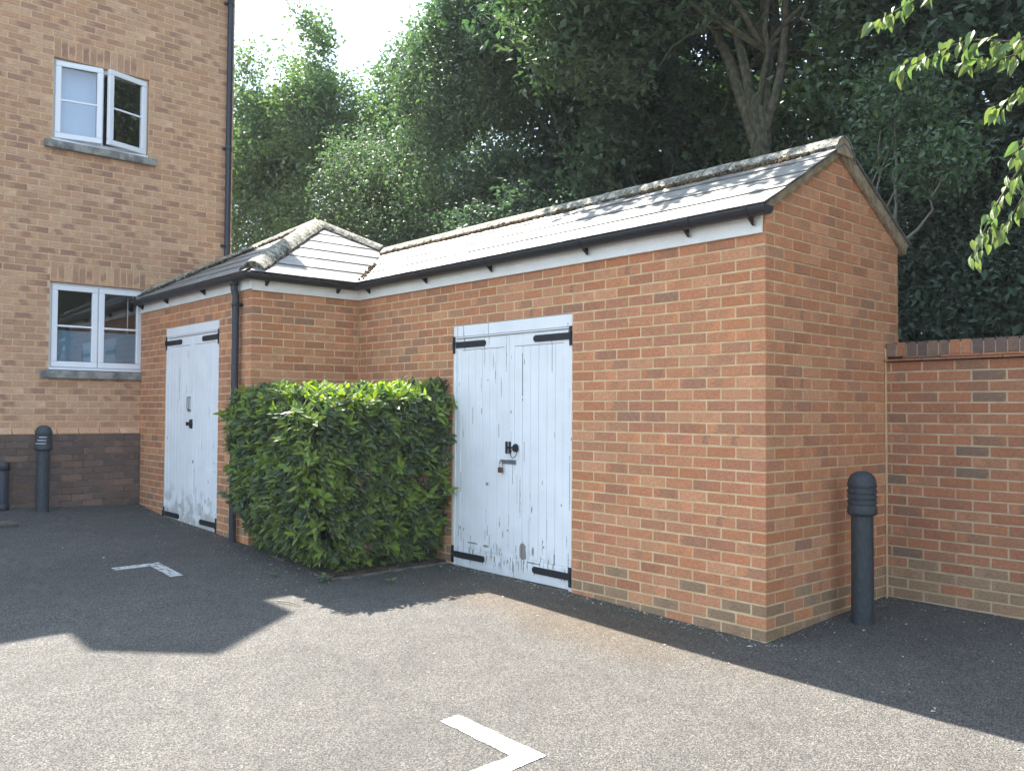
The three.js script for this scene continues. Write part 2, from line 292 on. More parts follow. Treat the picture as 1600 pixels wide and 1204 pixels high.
  for (let k = 0; k < 2; k++) ed.push(boxAt(-3.235, -3.185, -0.1, groundY(-3.2, 0.3 + k * 0.5) + 0.014, 0.02 + k * 0.58, 0.02 + k * 0.58 + 0.572, 0.006));
  tag(add('kerb', merge(ed), M.kerb, scene), 'thin concrete edging round the hedge bed', 'edging', null, 'structure');
}

// ---------------------------------------------------------------- brickwork
const BH = 0.064, BL = 0.214, BD = 0.1025, CO = 0.075;
const geoCache = new Map();
const cellUV = (cell) => { const cx = cell % 8, cy = Math.floor(cell / 8); return (u, v) => [(cx + 0.03 + 0.94 * clamp(u, 0, 1)) / 8, (cy + 0.05 + 0.9 * clamp(v, 0, 1)) / 16]; };
function brickGeo(len, hgt, dep, cell) {
  const key = [Math.round(len * 500), Math.round(hgt * 500), Math.round(dep * 500), cell].join();
  if (!geoCache.has(key)) {
    const f = cellUV(cell);
    geoCache.set(key, chamferBox(len, hgt, dep, 0.0028, (ax, x, y, z) => ax === 2 ? f((x + len / 2) / 0.215, (y + hgt / 2) / 0.065) : ax === 0 ? f((z + dep / 2) / 0.215, (y + hgt / 2) / 0.065) : f((x + len / 2) / 0.215, (z + dep / 2) / 0.11)));
  }
  return geoCache.get(key);
}
function prismGeo(poly, dep, cell) { // poly in (x, y), counterclockwise, front at z = +dep/2
  const f = cellUV(cell), s = new Soup(), x0 = Math.min(...poly.map((p) => p[0])), y0 = Math.min(...poly.map((p) => p[1]));
  const uv = (p) => f((p[0] - x0) / 0.215, (p[1] - y0) / 0.065), n = poly.length;
  for (let i = 1; i < n - 1; i++) s.tri([...poly[0], dep / 2], [...poly[i], dep / 2], [...poly[i + 1], dep / 2], uv(poly[0]), uv(poly[i]), uv(poly[i + 1]));
  for (let i = 0; i < n; i++) { const a = poly[i], b = poly[(i + 1) % n]; s.quad([...a, dep / 2], [...a, -dep / 2], [...b, -dep / 2], [...b, dep / 2], uv(a), uv(a), uv(b), uv(b)); }
  return s.geo();
}
const camPos = camera.position, vp = new THREE.Matrix4().multiplyMatrices(new THREE.Matrix4().makePerspective(-1, 1, 1, -1, 1, 10).identity(), camera.matrixWorldInverse);
function pixelOf(p) { const q = p.clone().applyMatrix4(vp); if (q.z > -0.1) return null; const f = 602 / Math.tan(THREE.MathUtils.degToRad(23.75)); return [800 + f * q.x / -q.z, 602 - f * q.y / -q.z]; }
// one straight wall face. facing 'z': faces +z at z = plane, u = x.  facing 'x': faces +x at x = plane, u = -z
function layBricks(o) {
  const out = [], th = o.facing === 'z' ? 0 : Math.PI / 2, N = o.facing === 'z' ? V(0, 0, 1) : V(1, 0, 0);
  const at = (u, y, d) => o.facing === 'z' ? V(u, y, o.plane - d) : V(o.plane - d, y, -u);
  const [r0, rn] = ROWS[o.rows];
  for (let n = o.n0; n < o.n1; n++) {
    const y0 = n * CO + 0.005, [ua, ub] = o.range(n), off = o.offset(n);
    const k0 = Math.floor((ua - off) / 0.225) - 1;
    for (let k = k0; off + k * 0.225 < ub; k++) {
      const s0 = Math.max(ua, off + k * 0.225), s1 = Math.min(ub, off + k * 0.225 + BL);
      let rects = s1 - s0 > 0.02 ? [[s0, s1, y0, y0 + BH]] : [];
      for (const [a, b, c, d] of o.openings || []) {
        const nxt = [];
        for (const q of rects) {
          if (q[1] <= a || q[0] >= b || q[3] <= c || q[2] >= d) { nxt.push(q); continue; }
          if (q[0] < a) nxt.push([q[0], a - 0.003, q[2], q[3]]); if (q[1] > b) nxt.push([b + 0.003, q[1], q[2], q[3]]);
          const m0 = Math.max(q[0], a), m1 = Math.min(q[1], b);
          if (q[2] < c) nxt.push([m0, m1, q[2], c - 0.004]); if (q[3] > d) nxt.push([m0, m1, d + 0.004, q[3]]);
        }
        rects = nxt;
      }
      for (const [a, b, c, d] of rects) {
        if (b - a < 0.018 || d - c < 0.012) continue;
        const low = o.rows === 'plinth' ? 9 : c - groundY(o.facing === 'z' ? a : o.plane, o.facing === 'z' ? o.plane : -a), damp = (o.damp || 0) * clamp(1.1 - low / 0.3, 0, 1) > rnd(), cell = damp ? 120 + Math.floor(rnd() * 8) : r0 + Math.floor(rnd() * rn), dep = BD - 0.001 * rnd(), jit = 0.0025 * (rnd() - 0.6);
        const mid = at((a + b) / 2, (c + d) / 2, dep / 2 - jit), m = new THREE.Matrix4().makeRotationY(th).setPosition(mid);
        let geo, area = (b - a) * (d - c);
        if (o.clip) {
          let poly = [[a, c], [b, c], [b, d], [a, d]]; const full = polyArea(poly);
          poly = o.clip(poly);
          if (poly.length < 3 || (area = polyArea(poly)) < 0.0006) continue;
          if (area > full * 0.999) geo = brickGeo(b - a, d - c, dep, cell); else geo = prismGeo(poly.map((p) => [p[0] - (a + b) / 2, p[1] - (c + d) / 2]), dep, cell);
        } else geo = brickGeo(b - a, d - c, dep, cell);
        const view = camPos.clone().sub(mid), dist = view.length(), px = pixelOf(mid);
        let seen = area * Math.max(0, view.dot(N)) / dist / dist / dist;
        if (!px || px[0] < -10 || px[0] > 1610 || px[1] < -10 || px[1] > 1214 || mid.y < groundY(mid.x, mid.z) - 0.03) seen = 0;
        if (seen && o.hidden && o.hidden(px, mid)) seen = 0;
        out.push({ geo, m, seen, wall: o.wall });
      }
    }
  }
  return out;
}
function placeBricks(bricks, owner, most = 300) {
  bricks.sort((a, b) => b.seen - a.seen);
  const rest = [];
  bricks.forEach((b, i) => {
    if (i < most && b.seen > 0) { const m = add(b.name || 'brick', b.geo, M.brick, b.wall); m.applyMatrix4(b.m); } else rest.push(b.geo.clone().applyMatrix4(b.m));
  });
  if (rest.length) { const m = add('bricks', merge(rest), M.brick, owner); m.userData.kind = 'stuff'; }
}
// mortar core of a wall with rectangular openings, as butted boxes. facing as above
function wallCore(name, o, parent) {
  const us = new Set([o.u0, o.u1]); for (const [a, b] of o.openings || []) { us.add(a); us.add(b); }
  const cuts = [...us].filter((u) => u >= o.u0 && u <= o.u1).sort((a, b) => a - b), geos = [];
  for (let i = 0; i < cuts.length - 1; i++) {
    const mid = (cuts[i] + cuts[i + 1]) / 2; let ys = [[o.y0, o.y1]];
    for (const [a, b, c, d] of o.openings || []) if (mid > a && mid < b) ys = ys.flatMap(([p, q]) => [[p, Math.min(q, c)], [Math.max(p, d), q]].filter(([s, t]) => t - s > 0.001));
    for (const [p, q] of ys) geos.push(o.facing === 'z' ? boxAt(cuts[i], cuts[i + 1], p, q, o.plane - o.thick, o.plane - 0.003) : boxAt(o.plane - o.thick, o.plane - 0.003, p, q, -cuts[i + 1], -cuts[i]));
  }
  return add(name, merge(geos), o.mat || M.mortar, parent);
}

// ---------------------------------------------------------------- the outbuilding
const shed = group('brick_outbuilding', scene);
tag(shed, 'low brick outbuilding with two white double doors and a slate roof', 'outbuilding');
const T = 0.575, EH = 2.71, EZ = 0.08;                       // tan of the pitch, eaves height, eaves overhang
const DOOR2 = [-3.17, -1.6865, 0.02, 2.175], DOOR1 = [-6.93, -5.49, 0.12, 2.325];
const RIDGE_Z = (EZ + ZR - EZ) / 2, XE = XB + EZ, ZE = ZC + EZ, HALF = (ZE - (ZR - EZ)) / 2, APX = V(XE - HALF, EH + HALF * T, ZE - HALF), RIDGE_Y = EH + (EZ - RIDGE_Z) * T;
{
  const front = wallCore('front_wall', { facing: 'z', plane: 0, thick: 0.21, u0: XB - 0.005, u1: -0.003, y0: -0.3, y1: 2.69, openings: [DOOR2] }, shed);
  const ret = wallCore('return_wall', { facing: 'x', plane: XB, thick: 0.21, u0: -ZC + 0.003, u1: -0.0, y0: -0.3, y1: 2.69 }, shed);
  const store = wallCore('store_wall', { facing: 'z', plane: ZC, thick: 0.2, u0: XH, u1: XB - 0.22, y0: -0.3, y1: 2.69, openings: [DOOR1] }, shed);
  add('wall_end', boxAt(XB - 0.2199, XB - 0.2101, -0.3, 2.69, ZC - 0.2, ZC - 0.003), M.mortar, shed);
  const gable = group('gable_wall', shed);
  { // gable core, a pentagon
    const y = (z) => EH + Math.min(EZ - z, z - (ZR - EZ)) * T - 0.077, pts = [[0.22, -0.3], [-ZR - 0.003, -0.3], [-ZR - 0.003, y(ZR + 0.003)], [-RIDGE_Z, y(RIDGE_Z)], [0.22, y(-0.22)]];
    const g = prismGeo(pts, 0.2, 0); g.rotateY(Math.PI / 2); g.translate(-0.1045, 0, 0);
    const p = g.attributes.position, u = g.attributes.uv; for (let i = 0; i < p.count; i++) u.setXY(i, p.getZ(i), p.getY(i));
    add('mortar', g, M.mortar, gable);
    const y2 = y(-0.003), tri = prismGeo([[0.003, 2.55], [0.22, 2.55], [0.22, y(-0.22)], [0.003, y2]], 0.2, 0); tri.rotateY(Math.PI / 2); tri.translate(-0.1045, 0, 0); add('mortar', tri, M.mortar, gable);
    add('mortar', boxAt(-0.2045, -0.003, -0.3, 2.5499, -0.2199, -0.2101), M.mortar, gable);
  }
  const back = add('rear_wall', boxAt(XH, -0.205, -0.3, 2.69, ZR, ZR + 0.2), M.mortar, shed);
  add('side_wall', boxAt(XH, XH + 0.1, -0.3, 2.69, ZR + 0.2, ZC - 0.21), M.mortar, shed);
  const behindHedge = (p) => p[0] > 372 && p[0] < 700 && p[1] > 622;
  const all = [
    ...layBricks({ facing: 'z', plane: 0, rows: 'shed', damp: 0.45, n0: -3, n1: 34, range: (n) => [XB + 0.006, n & 1 ? 0 : -0.1125], offset: (n) => n & 1 ? -BL : -0.1125 - BL, openings: [DOOR2], wall: front, hidden: behindHedge }),
    ...layBricks({ facing: 'x', plane: 0, rows: 'shed', damp: 0.95, n0: -3, n1: 46, range: (n) => [n & 1 && n < 34 ? 0.1125 : 0, -ZR], offset: (n) => n & 1 ? 0.1125 : 0, wall: gable, clip: (p) => { const b = EH - 0.075; return clipHalf(clipHalf(p, -T, 1, b + T * EZ), T, 1, b + T * (-ZR + EZ)); } }),
    ...layBricks({ facing: 'x', plane: XB, rows: 'shed', n0: -2, n1: 34, range: (n) => [n & 1 ? -ZC + 0.1125 : -ZC, -0.006], offset: (n) => n & 1 ? -ZC + 0.1125 : -ZC, wall: ret, hidden: behindHedge }),
    ...layBricks({ facing: 'z', plane: ZC, rows: 'shed', damp: 0.5, n0: -1, n1: 34, range: (n) => [XH + 0.006, n & 1 ? XB : XB - 0.1125], offset: (n) => n & 1 ? XB - BL : XB - 0.1125 - BL, openings: [DOOR1], wall: store }),
  ];
  placeBricks(all, shed);

  // ---- slate roof: every slate its own piece
  const SEC = Math.sqrt(1 + T * T);
  const roof = group('slate_roof', shed);
  const slateRest = [];
  let slateCount = 0;
  function roofPlane(P0, U, In, poly, seed) { // P0 eave point, U along eave, In horizontal inward; poly in (u, run) counterclockwise
    const r = rng(seed), S = V(In.x, T, In.z).divideScalar(SEC), N = V(0, 0, 0).crossVectors(U, S); if (N.y < 0) N.negate();
    const ps = poly.map(([u, v]) => [u, v * SEC]), g = 0.292, lap = 0.06, w = 0.331;
    const world = (u, s, n) => { const q = P0.clone().addScaledVector(U, u).addScaledVector(S, s).addScaledVector(N, n); return [q.x, q.y, q.z]; };
    const umin = Math.min(...ps.map((p) => p[0])), umax = Math.max(...ps.map((p) => p[0])), smax = Math.max(...ps.map((p) => p[1]));
    const flip = V(0, 0, 0).crossVectors(U, S).dot(N) < 0;
    const ext = (pp, nb, nt, ou, ov) => {
      const s = new Soup(), n = pp.length, uv = (p) => [p[0] + ou, p[1] + ov];
      const B = pp.map((p) => world(p[0], p[1], nb(p[1]))), Tt = pp.map((p) => world(p[0], p[1], nt(p[1])));
      const tri = (a, b, c, x, y, z) => flip ? s.tri(a, c, b, x, z, y) : s.tri(a, b, c, x, y, z);
      for (let i = 1; i < n - 1; i++) { tri(Tt[0], Tt[i], Tt[i + 1], uv(pp[0]), uv(pp[i]), uv(pp[i + 1])); tri(B[0], B[i + 1], B[i], uv(pp[0]), uv(pp[i + 1]), uv(pp[i])); }
      for (let i = 0; i < n; i++) { const j = (i + 1) % n; tri(Tt[i], B[i], B[j], uv(pp[i]), uv(pp[i]), uv(pp[j])); tri(Tt[i], B[j], Tt[j], uv(pp[i]), uv(pp[j]), uv(pp[j])); }
      return s.geo();
    };
    add('roof_deck', ext(ps.map(([u, v]) => U.x && P0.x + U.x * u > -0.07 ? [-0.07 / U.x, v] : [u, v]), () => -0.035, () => -0.006, 0, 0), M.bedding, shed);
    for (let row = 0, s0 = -0.02; s0 < smax - 0.03; row++, s0 += g) {
      const st = umin - (row & 1 ? w / 2 : 0);
      for (let k = 0; st + k * w < umax; k++) {
        const u0 = st + k * w, rect = [[u0, s0], [u0 + w - 0.003, s0], [u0 + w - 0.003, s0 + g + lap], [u0, s0 + g + lap]];
        const big = ps.map((p) => [p[0], p[1] <= 1e-6 ? -0.03 : p[1]]), cl = clipPoly(rect, big);
        if (cl.length < 3 || polyArea(cl) < 0.002) continue;
        const j = 0.0018 * r(), lo = 0.0105 + j, nb = (s) => lerp(lo, 0.0005, (s - s0) / (g + lap)), th = 0.0072;
        add('slate', ext(cl, nb, (s) => nb(s) + th, r() * 3, r() * 3), M.slate, roof); slateCount++;
      }
    }
  }
  const Ze = EZ, run = EZ - RIDGE_Z;
  roofPlane(V(0, EH, Ze), V(1, 0, 0), V(0, 0, -1), [[XE + 0.025, 0], [0.058, 0], [0.058, run], [XE - run + 0.025, run]], 1);                       // front of the long roof
  roofPlane(V(0, EH, ZR - EZ), V(-1, 0, 0), V(0, 0, 1), [[-0.058, 0], [-XE, 0], [-XE + run, run], [-0.058, run]], 2);                             // its rear
  roofPlane(V(XE, EH, 0), V(0, 0, -1), V(-1, 0, 0), [[-ZE, 0], [-Ze - 0.025, 0], [-RIDGE_Z - 0.02, run - 0.0], [-APX.z, HALF]], 3);                // pyramid, towards the hedge
  roofPlane(V(0, EH, ZE), V(1, 0, 0), V(0, 0, -1), [[XH + 0.012, 0], [XE, 0], [APX.x, HALF], [XH + 0.012, XH + 0.012 - (APX.x - HALF)]], 4);       // pyramid, above the narrow door
  roofPlane(V(0, EH, ZR - EZ), V(-1, 0, 0), V(0, 0, 1), [[-XE, 0], [-(APX.x - HALF), 0], [-APX.x, HALF]], 5);                                      // pyramid, rear
  roofPlane(V(APX.x - HALF, EH, 0), V(0, 0, 1), V(1, 0, 0), [[ZR - EZ, 0], [0.03, 0], [0.03, HALF * 0.6], [APX.z, HALF]], 6);                      // pyramid, behind the house corner
  add('valley_lead', (() => { const s = new Soup(), a = V(XE, EH, Ze), b = V(XE - run, RIDGE_Y, RIDGE_Z), n = 0.003, q = (p, dx, dz, dy) => [p.x + dx, p.y + dy + n, p.z + dz]; s.quad(q(a, 0.09, 0, 0), q(b, 0.09, 0, 0), q(b, 0, 0, 0), q(a, 0, 0, 0), [0, 0], [0, 1], [1, 1], [1, 0]); s.quad(q(a, 0, 0, 0), q(b, 0, 0, 0), q(b, 0, 0.09, 0), q(a, 0, 0.09, 0), [0, 0], [0, 1], [1, 1], [1, 0]); return s.geo(); })(), M.lead, shed);

  // ---- ridge and hip tiles, bedded in mortar
  const ridges = group('ridge_tiles', shed);
  function ridgeRun(P, Q, half, top, drop, seed, endCap) {
    const r = rng(seed), D = V(0, 0, 0).subVectors(Q, P), len = D.length(); D.normalize();
    const side = V(0, 0, 0).crossVectors(D, V(0, 1, 0)).normalize(), up = V(0, 0, 0).crossVectors(side, D).normalize(), n = Math.round(len / 0.43), L = len / n, K = 10;
    const prof = (k, o) => { const t = k / K * 2 - 1; return [t * (half + o), top + o - drop * Math.pow(Math.abs(t), 2.1)]; };
    for (let i = 0; i < n; i++) {
      const s = new Soup(), a0 = i * L + 0.003, a1 = (i + 1) * L - 0.003 + 0.0, lift0 = 0.006 * r(), lift1 = 0.006 * r(), sh = 0.006 * (r() - 0.5), ou = r() * 4;
      const w = (k, o, e) => { const [x, y] = prof(k, o), al = e ? a1 : a0, q = P.clone().addScaledVector(D, al).addScaledVector(side, x + sh).addScaledVector(up, y + (e ? lift1 : lift0)); return [q.x, q.y, q.z]; };
      for (let k = 0; k < K; k++) {
        const u0 = [k * 0.03 + ou, a0], u1 = [(k + 1) * 0.03 + ou, a0], u2 = [(k + 1) * 0.03 + ou, a1], u3 = [k * 0.03 + ou, a1];
        s.quad(w(k, 0, 0), w(k + 1, 0, 0), w(k + 1, 0, 1), w(k, 0, 1), u0, u1, u2, u3);
        s.quad(w(k, -0.014, 0), w(k, -0.014, 1), w(k + 1, -0.014, 1), w(k + 1, -0.014, 0), u0, u3, u2, u1);
        for (const e of [0, 1]) s.quad(w(k, 0, e), w(k, -0.014, e), w(k + 1, -0.014, e), w(k + 1, 0, e), u0, u0, u1, u1);
      }
      for (const k of [0, K]) s.quad(w(k, 0, 0), w(k, 0, 1), w(k, -0.014, 1), w(k, -0.014, 0), [ou, a0], [ou, a1], [ou + 0.02, a1], [ou + 0.02, a0]);
      const g = s.geo(); g.deleteAttribute('normal'); g.computeVertexNormals();
      add('ridge_tile', g, M.ridge, ridges);
    }
    // mortar bedding: rough fillet under both edges and, at the foot of a hip, the filled end
    const s = new Soup(), m = Math.round(len / 0.03);
    const ring = (i) => { const al = len * i / m, o = []; for (const t of [-1, 1]) for (const [fx, fy] of [[1.06, -0.075], [1.04, -0.005], [0.8, 0.03]]) { const jx = 0.014 * (fbm(al * 22 + 5, t * 7 + fx * 9, BIG, 2, seed) - 0.5); o.push([t * (half * fx + jx), top - drop + fy + jx * 0.8]); } return o.map(([x, y]) => { const q = P.clone().addScaledVector(D, al).addScaledVector(side, x).addScaledVector(up, y); return [q.x, q.y, q.z]; }); };
    for (let i = 0; i < m; i++) { const A = ring(i), B = ring(i + 1), a0 = i * 0.03, a1 = a0 + 0.03; for (const b of [0, 3]) for (let k = 0; k < 2; k++) s.quad(A[b + k], A[b + k + 1], B[b + k + 1], B[b + k], [a0, k * 0.05], [a0, k * 0.05 + 0.05], [a1, k * 0.05 + 0.05], [a1, k * 0.05]); }
    if (endCap) for (let k = 0; k < K; k++) { const q = (x, y, d) => { const p = P.clone().addScaledVector(D, d).addScaledVector(side, x).addScaledVector(up, y); return [p.x, p.y, p.z]; }, [x0, y0] = prof(k, -0.012), [x1, y1] = prof(k + 1, -0.012); s.quad(q(x0, y0, 0.01), q(x1, y1, 0.01), q(x1, top - drop - 0.09, -0.012), q(x0, top - drop - 0.09, -0.012), [x0, y0], [x1, y1], [x1, 0], [x0, 0]); }
    add('mortar_bedding', s.geo(), M.bedding, shed);
  }
  const up = 0.012;
  const foot = (x, z, f) => V(lerp(x, APX.x, f), lerp(EH, APX.y, f) + up, lerp(z, APX.z, f));
  ridgeRun(foot(XE, ZE, 0.045), foot(XE, ZE, 0.985), 0.118, 0.055, 0.075, 11, true);
  ridgeRun(foot(APX.x - HALF, ZE, 0.07), foot(APX.x - HALF, ZE, 0.985), 0.115, 0.05, 0.075, 12, true);
  ridgeRun(V(XE - run, RIDGE_Y + up, RIDGE_Z).lerp(APX, 0.04), V(XE - run, RIDGE_Y + up, RIDGE_Z).lerp(APX.clone().setY(APX.y + up), 0.97), 0.115, 0.055, 0.075, 13, true);
  ridgeRun(V(0.062, RIDGE_Y + up, RIDGE_Z), V(XE - run - 0.02, RIDGE_Y + up, RIDGE_Z), 0.125, 0.042, 0.088, 14, false);
  // moss, grit and dead leaves caught along the ridge and in the valley
  const lump = (() => { const g = new THREE.IcosahedronGeometry(1, 1), p = g.attributes.position; for (let i = 0; i < p.count; i++) { const k = 0.72 + 0.56 * noise3(p.getX(i) * 1.7, p.getY(i) * 1.7, p.getZ(i) * 1.7, 4); p.setXYZ(i, p.getX(i) * k, p.getY(i) * k * 0.7, p.getZ(i) * k); } g.computeVertexNormals(); return g; })();
  const spots = [];
  const scatter = (P, Q, n, off, sp, dens) => { for (let i = 0; i < n; i++) { const t = rnd(); if (dens && fbm(t * 9 + 3, 4, BIG, 3, 31) < dens) continue; const q = P.clone().lerp(Q, t), d = off + (rnd() + rnd() - 1) * sp; spots.push([q.x + rr(-0.02, 0.02), q.y - d * T * 1.0 + 0.028, q.z + d, rr(0.006, 0.02)]); } };
  scatter(V(0, RIDGE_Y, RIDGE_Z), V(XE - run, RIDGE_Y, RIDGE_Z), 900, 0.148, 0.03, 0.4);
  for (let i = 0; i < 70; i++) { const t = rr(0, 0.55), q = V(XE, EH, Ze).lerp(V(XE - run, RIDGE_Y, RIDGE_Z), t), e = rr(0.0, 0.10); spots.push([q.x + 0.02 + e, q.y + 0.026, q.z + 0.0, rr(0.006, 0.016)]); }
  for (let i = 0; i < 260; i++) { const t = rr(0.02, 0.98), q = foot(APX.x - HALF, ZE, t), e = rr(0.1, 0.2); spots.push([q.x + e * 0.7, q.y + 0.01 - e * T * 0.5, q.z + e * 0.7, rr(0.006, 0.017)]); }
  const moss = new THREE.InstancedMesh(lump, M.moss, spots.length); moss.name = 'moss'; moss.userData.kind = 'stuff';
  const o3 = new THREE.Object3D(), mc = new THREE.Color();
  spots.forEach(([x, y, z, s], i) => { o3.position.set(x, y, z); o3.rotation.set(rr(0, 3), rr(0, 6), rr(0, 3)); o3.scale.set(s * rr(0.8, 1.6), s * rr(0.5, 0.9), s * rr(0.8, 1.4)); o3.updateMatrix(); moss.setMatrixAt(i, o3.matrix); const k = rr(0.6, 1.5); moss.setColorAt(i, mc.setRGB(k, k * rr(0.85, 1.1), k * rr(0.7, 1))); });
  moss.castShadow = moss.receiveShadow = true; shed.add(moss);

  // ---- gable verge: undercloak and cement fillet
  const verge = (za, zb, nm) => { const s = new Soup(), yy = (z) => EH + Math.min(EZ - z, z - (ZR - EZ)) * T; const sec = [[-0.06, -0.079], [0.018, -0.079], [0.03, -0.07], [0.036, -0.03], [0.046, -0.006], [-0.06, -0.006]], n = 40; for (let i = 0; i < n; i++) { const z0 = lerp(za, zb, i / n), z1 = lerp(za, zb, (i + 1) / n); for (let k = 0; k < 6; k++) { const a = sec[k], b = sec[(k + 1) % 6], jj = (z, q) => 0.004 * (vnoise(z * 6 + 50, q % 6, BIG, 44) - 0.5), pt = (q, z, w) => [q[0] + jj(z, w), yy(z) + q[1] + jj(z, w), z]; s.quad(pt(a, z0, k), pt(b, z0, k + 1), pt(b, z1, k + 1), pt(a, z1, k), [z0, k * 0.04], [z0, k * 0.04 + 0.04], [z1, k * 0.04 + 0.04], [z1, k * 0.04]); } } for (const [z, f] of [[za, 1], [zb, 0]]) for (let k = 1; k < 5; k++) s.tri([sec[0][0], yy(z) + sec[0][1], z], [sec[k][0], yy(z) + sec[k][1], z], [sec[k + 1][0], yy(z) + sec[k + 1][1], z]); return add('verge', s.geo(), M.verge, shed); };
  verge(0.062, RIDGE_Z, 0); verge(RIDGE_Z - 0.001, ZR - 0.075, 1);
  { // filled end under the last ridge tile
    const s = new Soup(), K = 10; for (let k = 0; k < K; k++) { const f = (q) => { const t = q / K * 2 - 1; return [t * 0.12, 0.03 - 0.086 * Math.pow(Math.abs(t), 2.1)]; }, [x0, y0] = f(k), [x1, y1] = f(k + 1), yb = RIDGE_Y - 0.08; s.quad([0.052, RIDGE_Y + up + y0, RIDGE_Z + x0], [0.052, yb, RIDGE_Z + x0], [0.052, yb, RIDGE_Z + x1], [0.052, RIDGE_Y + up + y1, RIDGE_Z + x1], [x0, y0], [x0, 0], [x1, 0], [x1, y1]); } add('ridge_end_mortar', s.geo(), M.verge, shed);
  }

  // ---- fascia boards
  const FB = 2.545, FT = 2.698;
  add('fascia_board', boxAt(XB + 0.0235, -0.012, FB, FT, 0.0035, 0.0225, 0.002), M.fascia, shed);
  add('fascia_board', boxAt(XB + 0.0035, XB + 0.0225, FB, FT, 0.0035, ZC + 0.0025, 0.002), M.fascia, shed);
  add('fascia_board', boxAt(XH + 0.02, XB + 0.0225, FB + 0.01, FT, ZC + 0.0035, ZC + 0.0225, 0.002), M.fascia, shed);

  // ---- gutter on three runs, its brackets and downpipe
  const path = [V(XH + 0.03, 2.694, ZC + 0.083), V(XB + 0.083, 2.69, ZC + 0.083), V(XB + 0.083, 2.69, 0.083), V(0.075, 2.694, 0.083)];
  function sweep(pts, prof, ends) {
    const s = new Soup(), n = pts.length, rings = pts.map((p, i) => {
      const d0 = i ? V(0, 0, 0).subVectors(p, pts[i - 1]).normalize() : null, d1 = i < n - 1 ? V(0, 0, 0).subVectors(pts[i + 1], p).normalize() : null;
      const l = (d) => V(0, 0, 0).crossVectors(d, V(0, 1, 0)).normalize(); let lat;
      if (d0 && d1) { const a = l(d0), b = l(d1); lat = a.clone().add(b).normalize(); lat.divideScalar(Math.max(0.3, lat.dot(a))); } else lat = l(d0 || d1);
      return prof.map(([x, y]) => [p.x + lat.x * x, p.y + y, p.z + lat.z * x]);
    });
    for (let i = 0; i < n - 1; i++) for (let k = 0; k < prof.length; k++) { const j = (k + 1) % prof.length; s.quad(rings[i][k], rings[i][j], rings[i + 1][j], rings[i + 1][k], [0, 0], [0, 0], [0, 0], [0, 0]); }
    if (ends) for (const R of [rings[0], rings[n - 1]]) { const h = prof.length / 2; for (let k = 0; k < h; k++) if (k) s.tri(R[0], R[k], R[k + 1] || R[k]); }
    return s.geo();
  }
  const gp = []; for (let k = 0; k <= 12; k++) { const t = Math.PI * k / 12; gp.push([Math.cos(t) * 0.057, -Math.sin(t) * 0.057]); } for (let k = 12; k >= 0; k--) { const t = Math.PI * k / 12; gp.push([Math.cos(t) * 0.0535, -Math.sin(t) * 0.0535 + 0.0]); }
  const gutter = add('gutter', sweep(path, gp, true), M.black, shed);
  const strap = []; for (let k = 0; k <= 12; k++) { const t = Math.PI * k / 12; strap.push([Math.cos(t) * 0.063, -Math.sin(t) * 0.063 + 0.004]); } for (let k = 12; k >= 0; k--) { const t = Math.PI * k / 12; strap.push([Math.cos(t) * 0.0575, -Math.sin(t) * 0.0575 + 0.004]); }
  const bracket = (x, z, facing, wide = 0.028) => {
    const dir = facing === 'z' ? V(1, 0, 0) : V(0, 0, -1), c = V(x, 2.692, z);
    const st = sweep([c.clone().addScaledVector(dir, -wide / 2), c.clone().addScaledVector(dir, wide / 2)], strap, true);
    const w = prismGeo([[-0.063, 0.0], [-0.063, -0.095], [-0.045, -0.1], [0.012, -0.058], [-0.02, -0.03]], 0.018, 0); // section: x towards the street
    if (facing === 'z') w.rotateY(-Math.PI / 2); w.translate(x, 2.692, z);
    add('gutter_bracket', merge([st, w]), M.black, gutter);
  };
  for (const x of [-0.06, -1.49, -2.6, -3.53, -4.5]) bracket(x, 0.083, 'z');
  for (const z of [0.27, 1.04]) bracket(XB + 0.083, z, 'x');
  for (const x of [-5.78, -6.81, -7.6]) bracket(x, ZC + 0.083, 'z');
  const union = (x, z, f) => { const dir = f === 'z' ? V(1, 0, 0) : V(0, 0, -1), c = V(x, 2.693, z); add('gutter_union', sweep([c.clone().addScaledVector(dir, -0.07), c.clone().addScaledVector(dir, 0.07)], strap, true), M.black, gutter); };
  bracket(-0.56, 0.083, 'z', 0.03); union(-0.56, 0.083, 'z'); union(XB + 0.083 + 0.09, 0.083, 'z'); union(XB + 0.083, 0.083 + 0.09, 'x');
  const dx = -4.985, dz = ZC + 0.055, dp = add('downpipe', tube([V(dx, 2.64, dz + 0.02), V(dx, 2.56, dz + 0.018), V(dx, 2.5, dz), V(dx, 1.4, dz), V(dx, groundY(dx, dz) - 0.03, dz)], 0.034, 16), M.pipe, shed);
  add('outlet', tube([V(dx, 2.66, dz + 0.024), V(dx, 2.6, dz + 0.022)], 0.042, 16), M.black, dp);
  for (const y of [2.42, 1.2]) add('pipe_clip', merge([tube([V(dx, y - 0.015, dz), V(dx, y + 0.015, dz)], 0.04, 16), boxAt(dx - 0.05, dx + 0.05, y - 0.014, y + 0.014, ZC + 0.002, ZC + 0.016)]), M.black, dp);
}

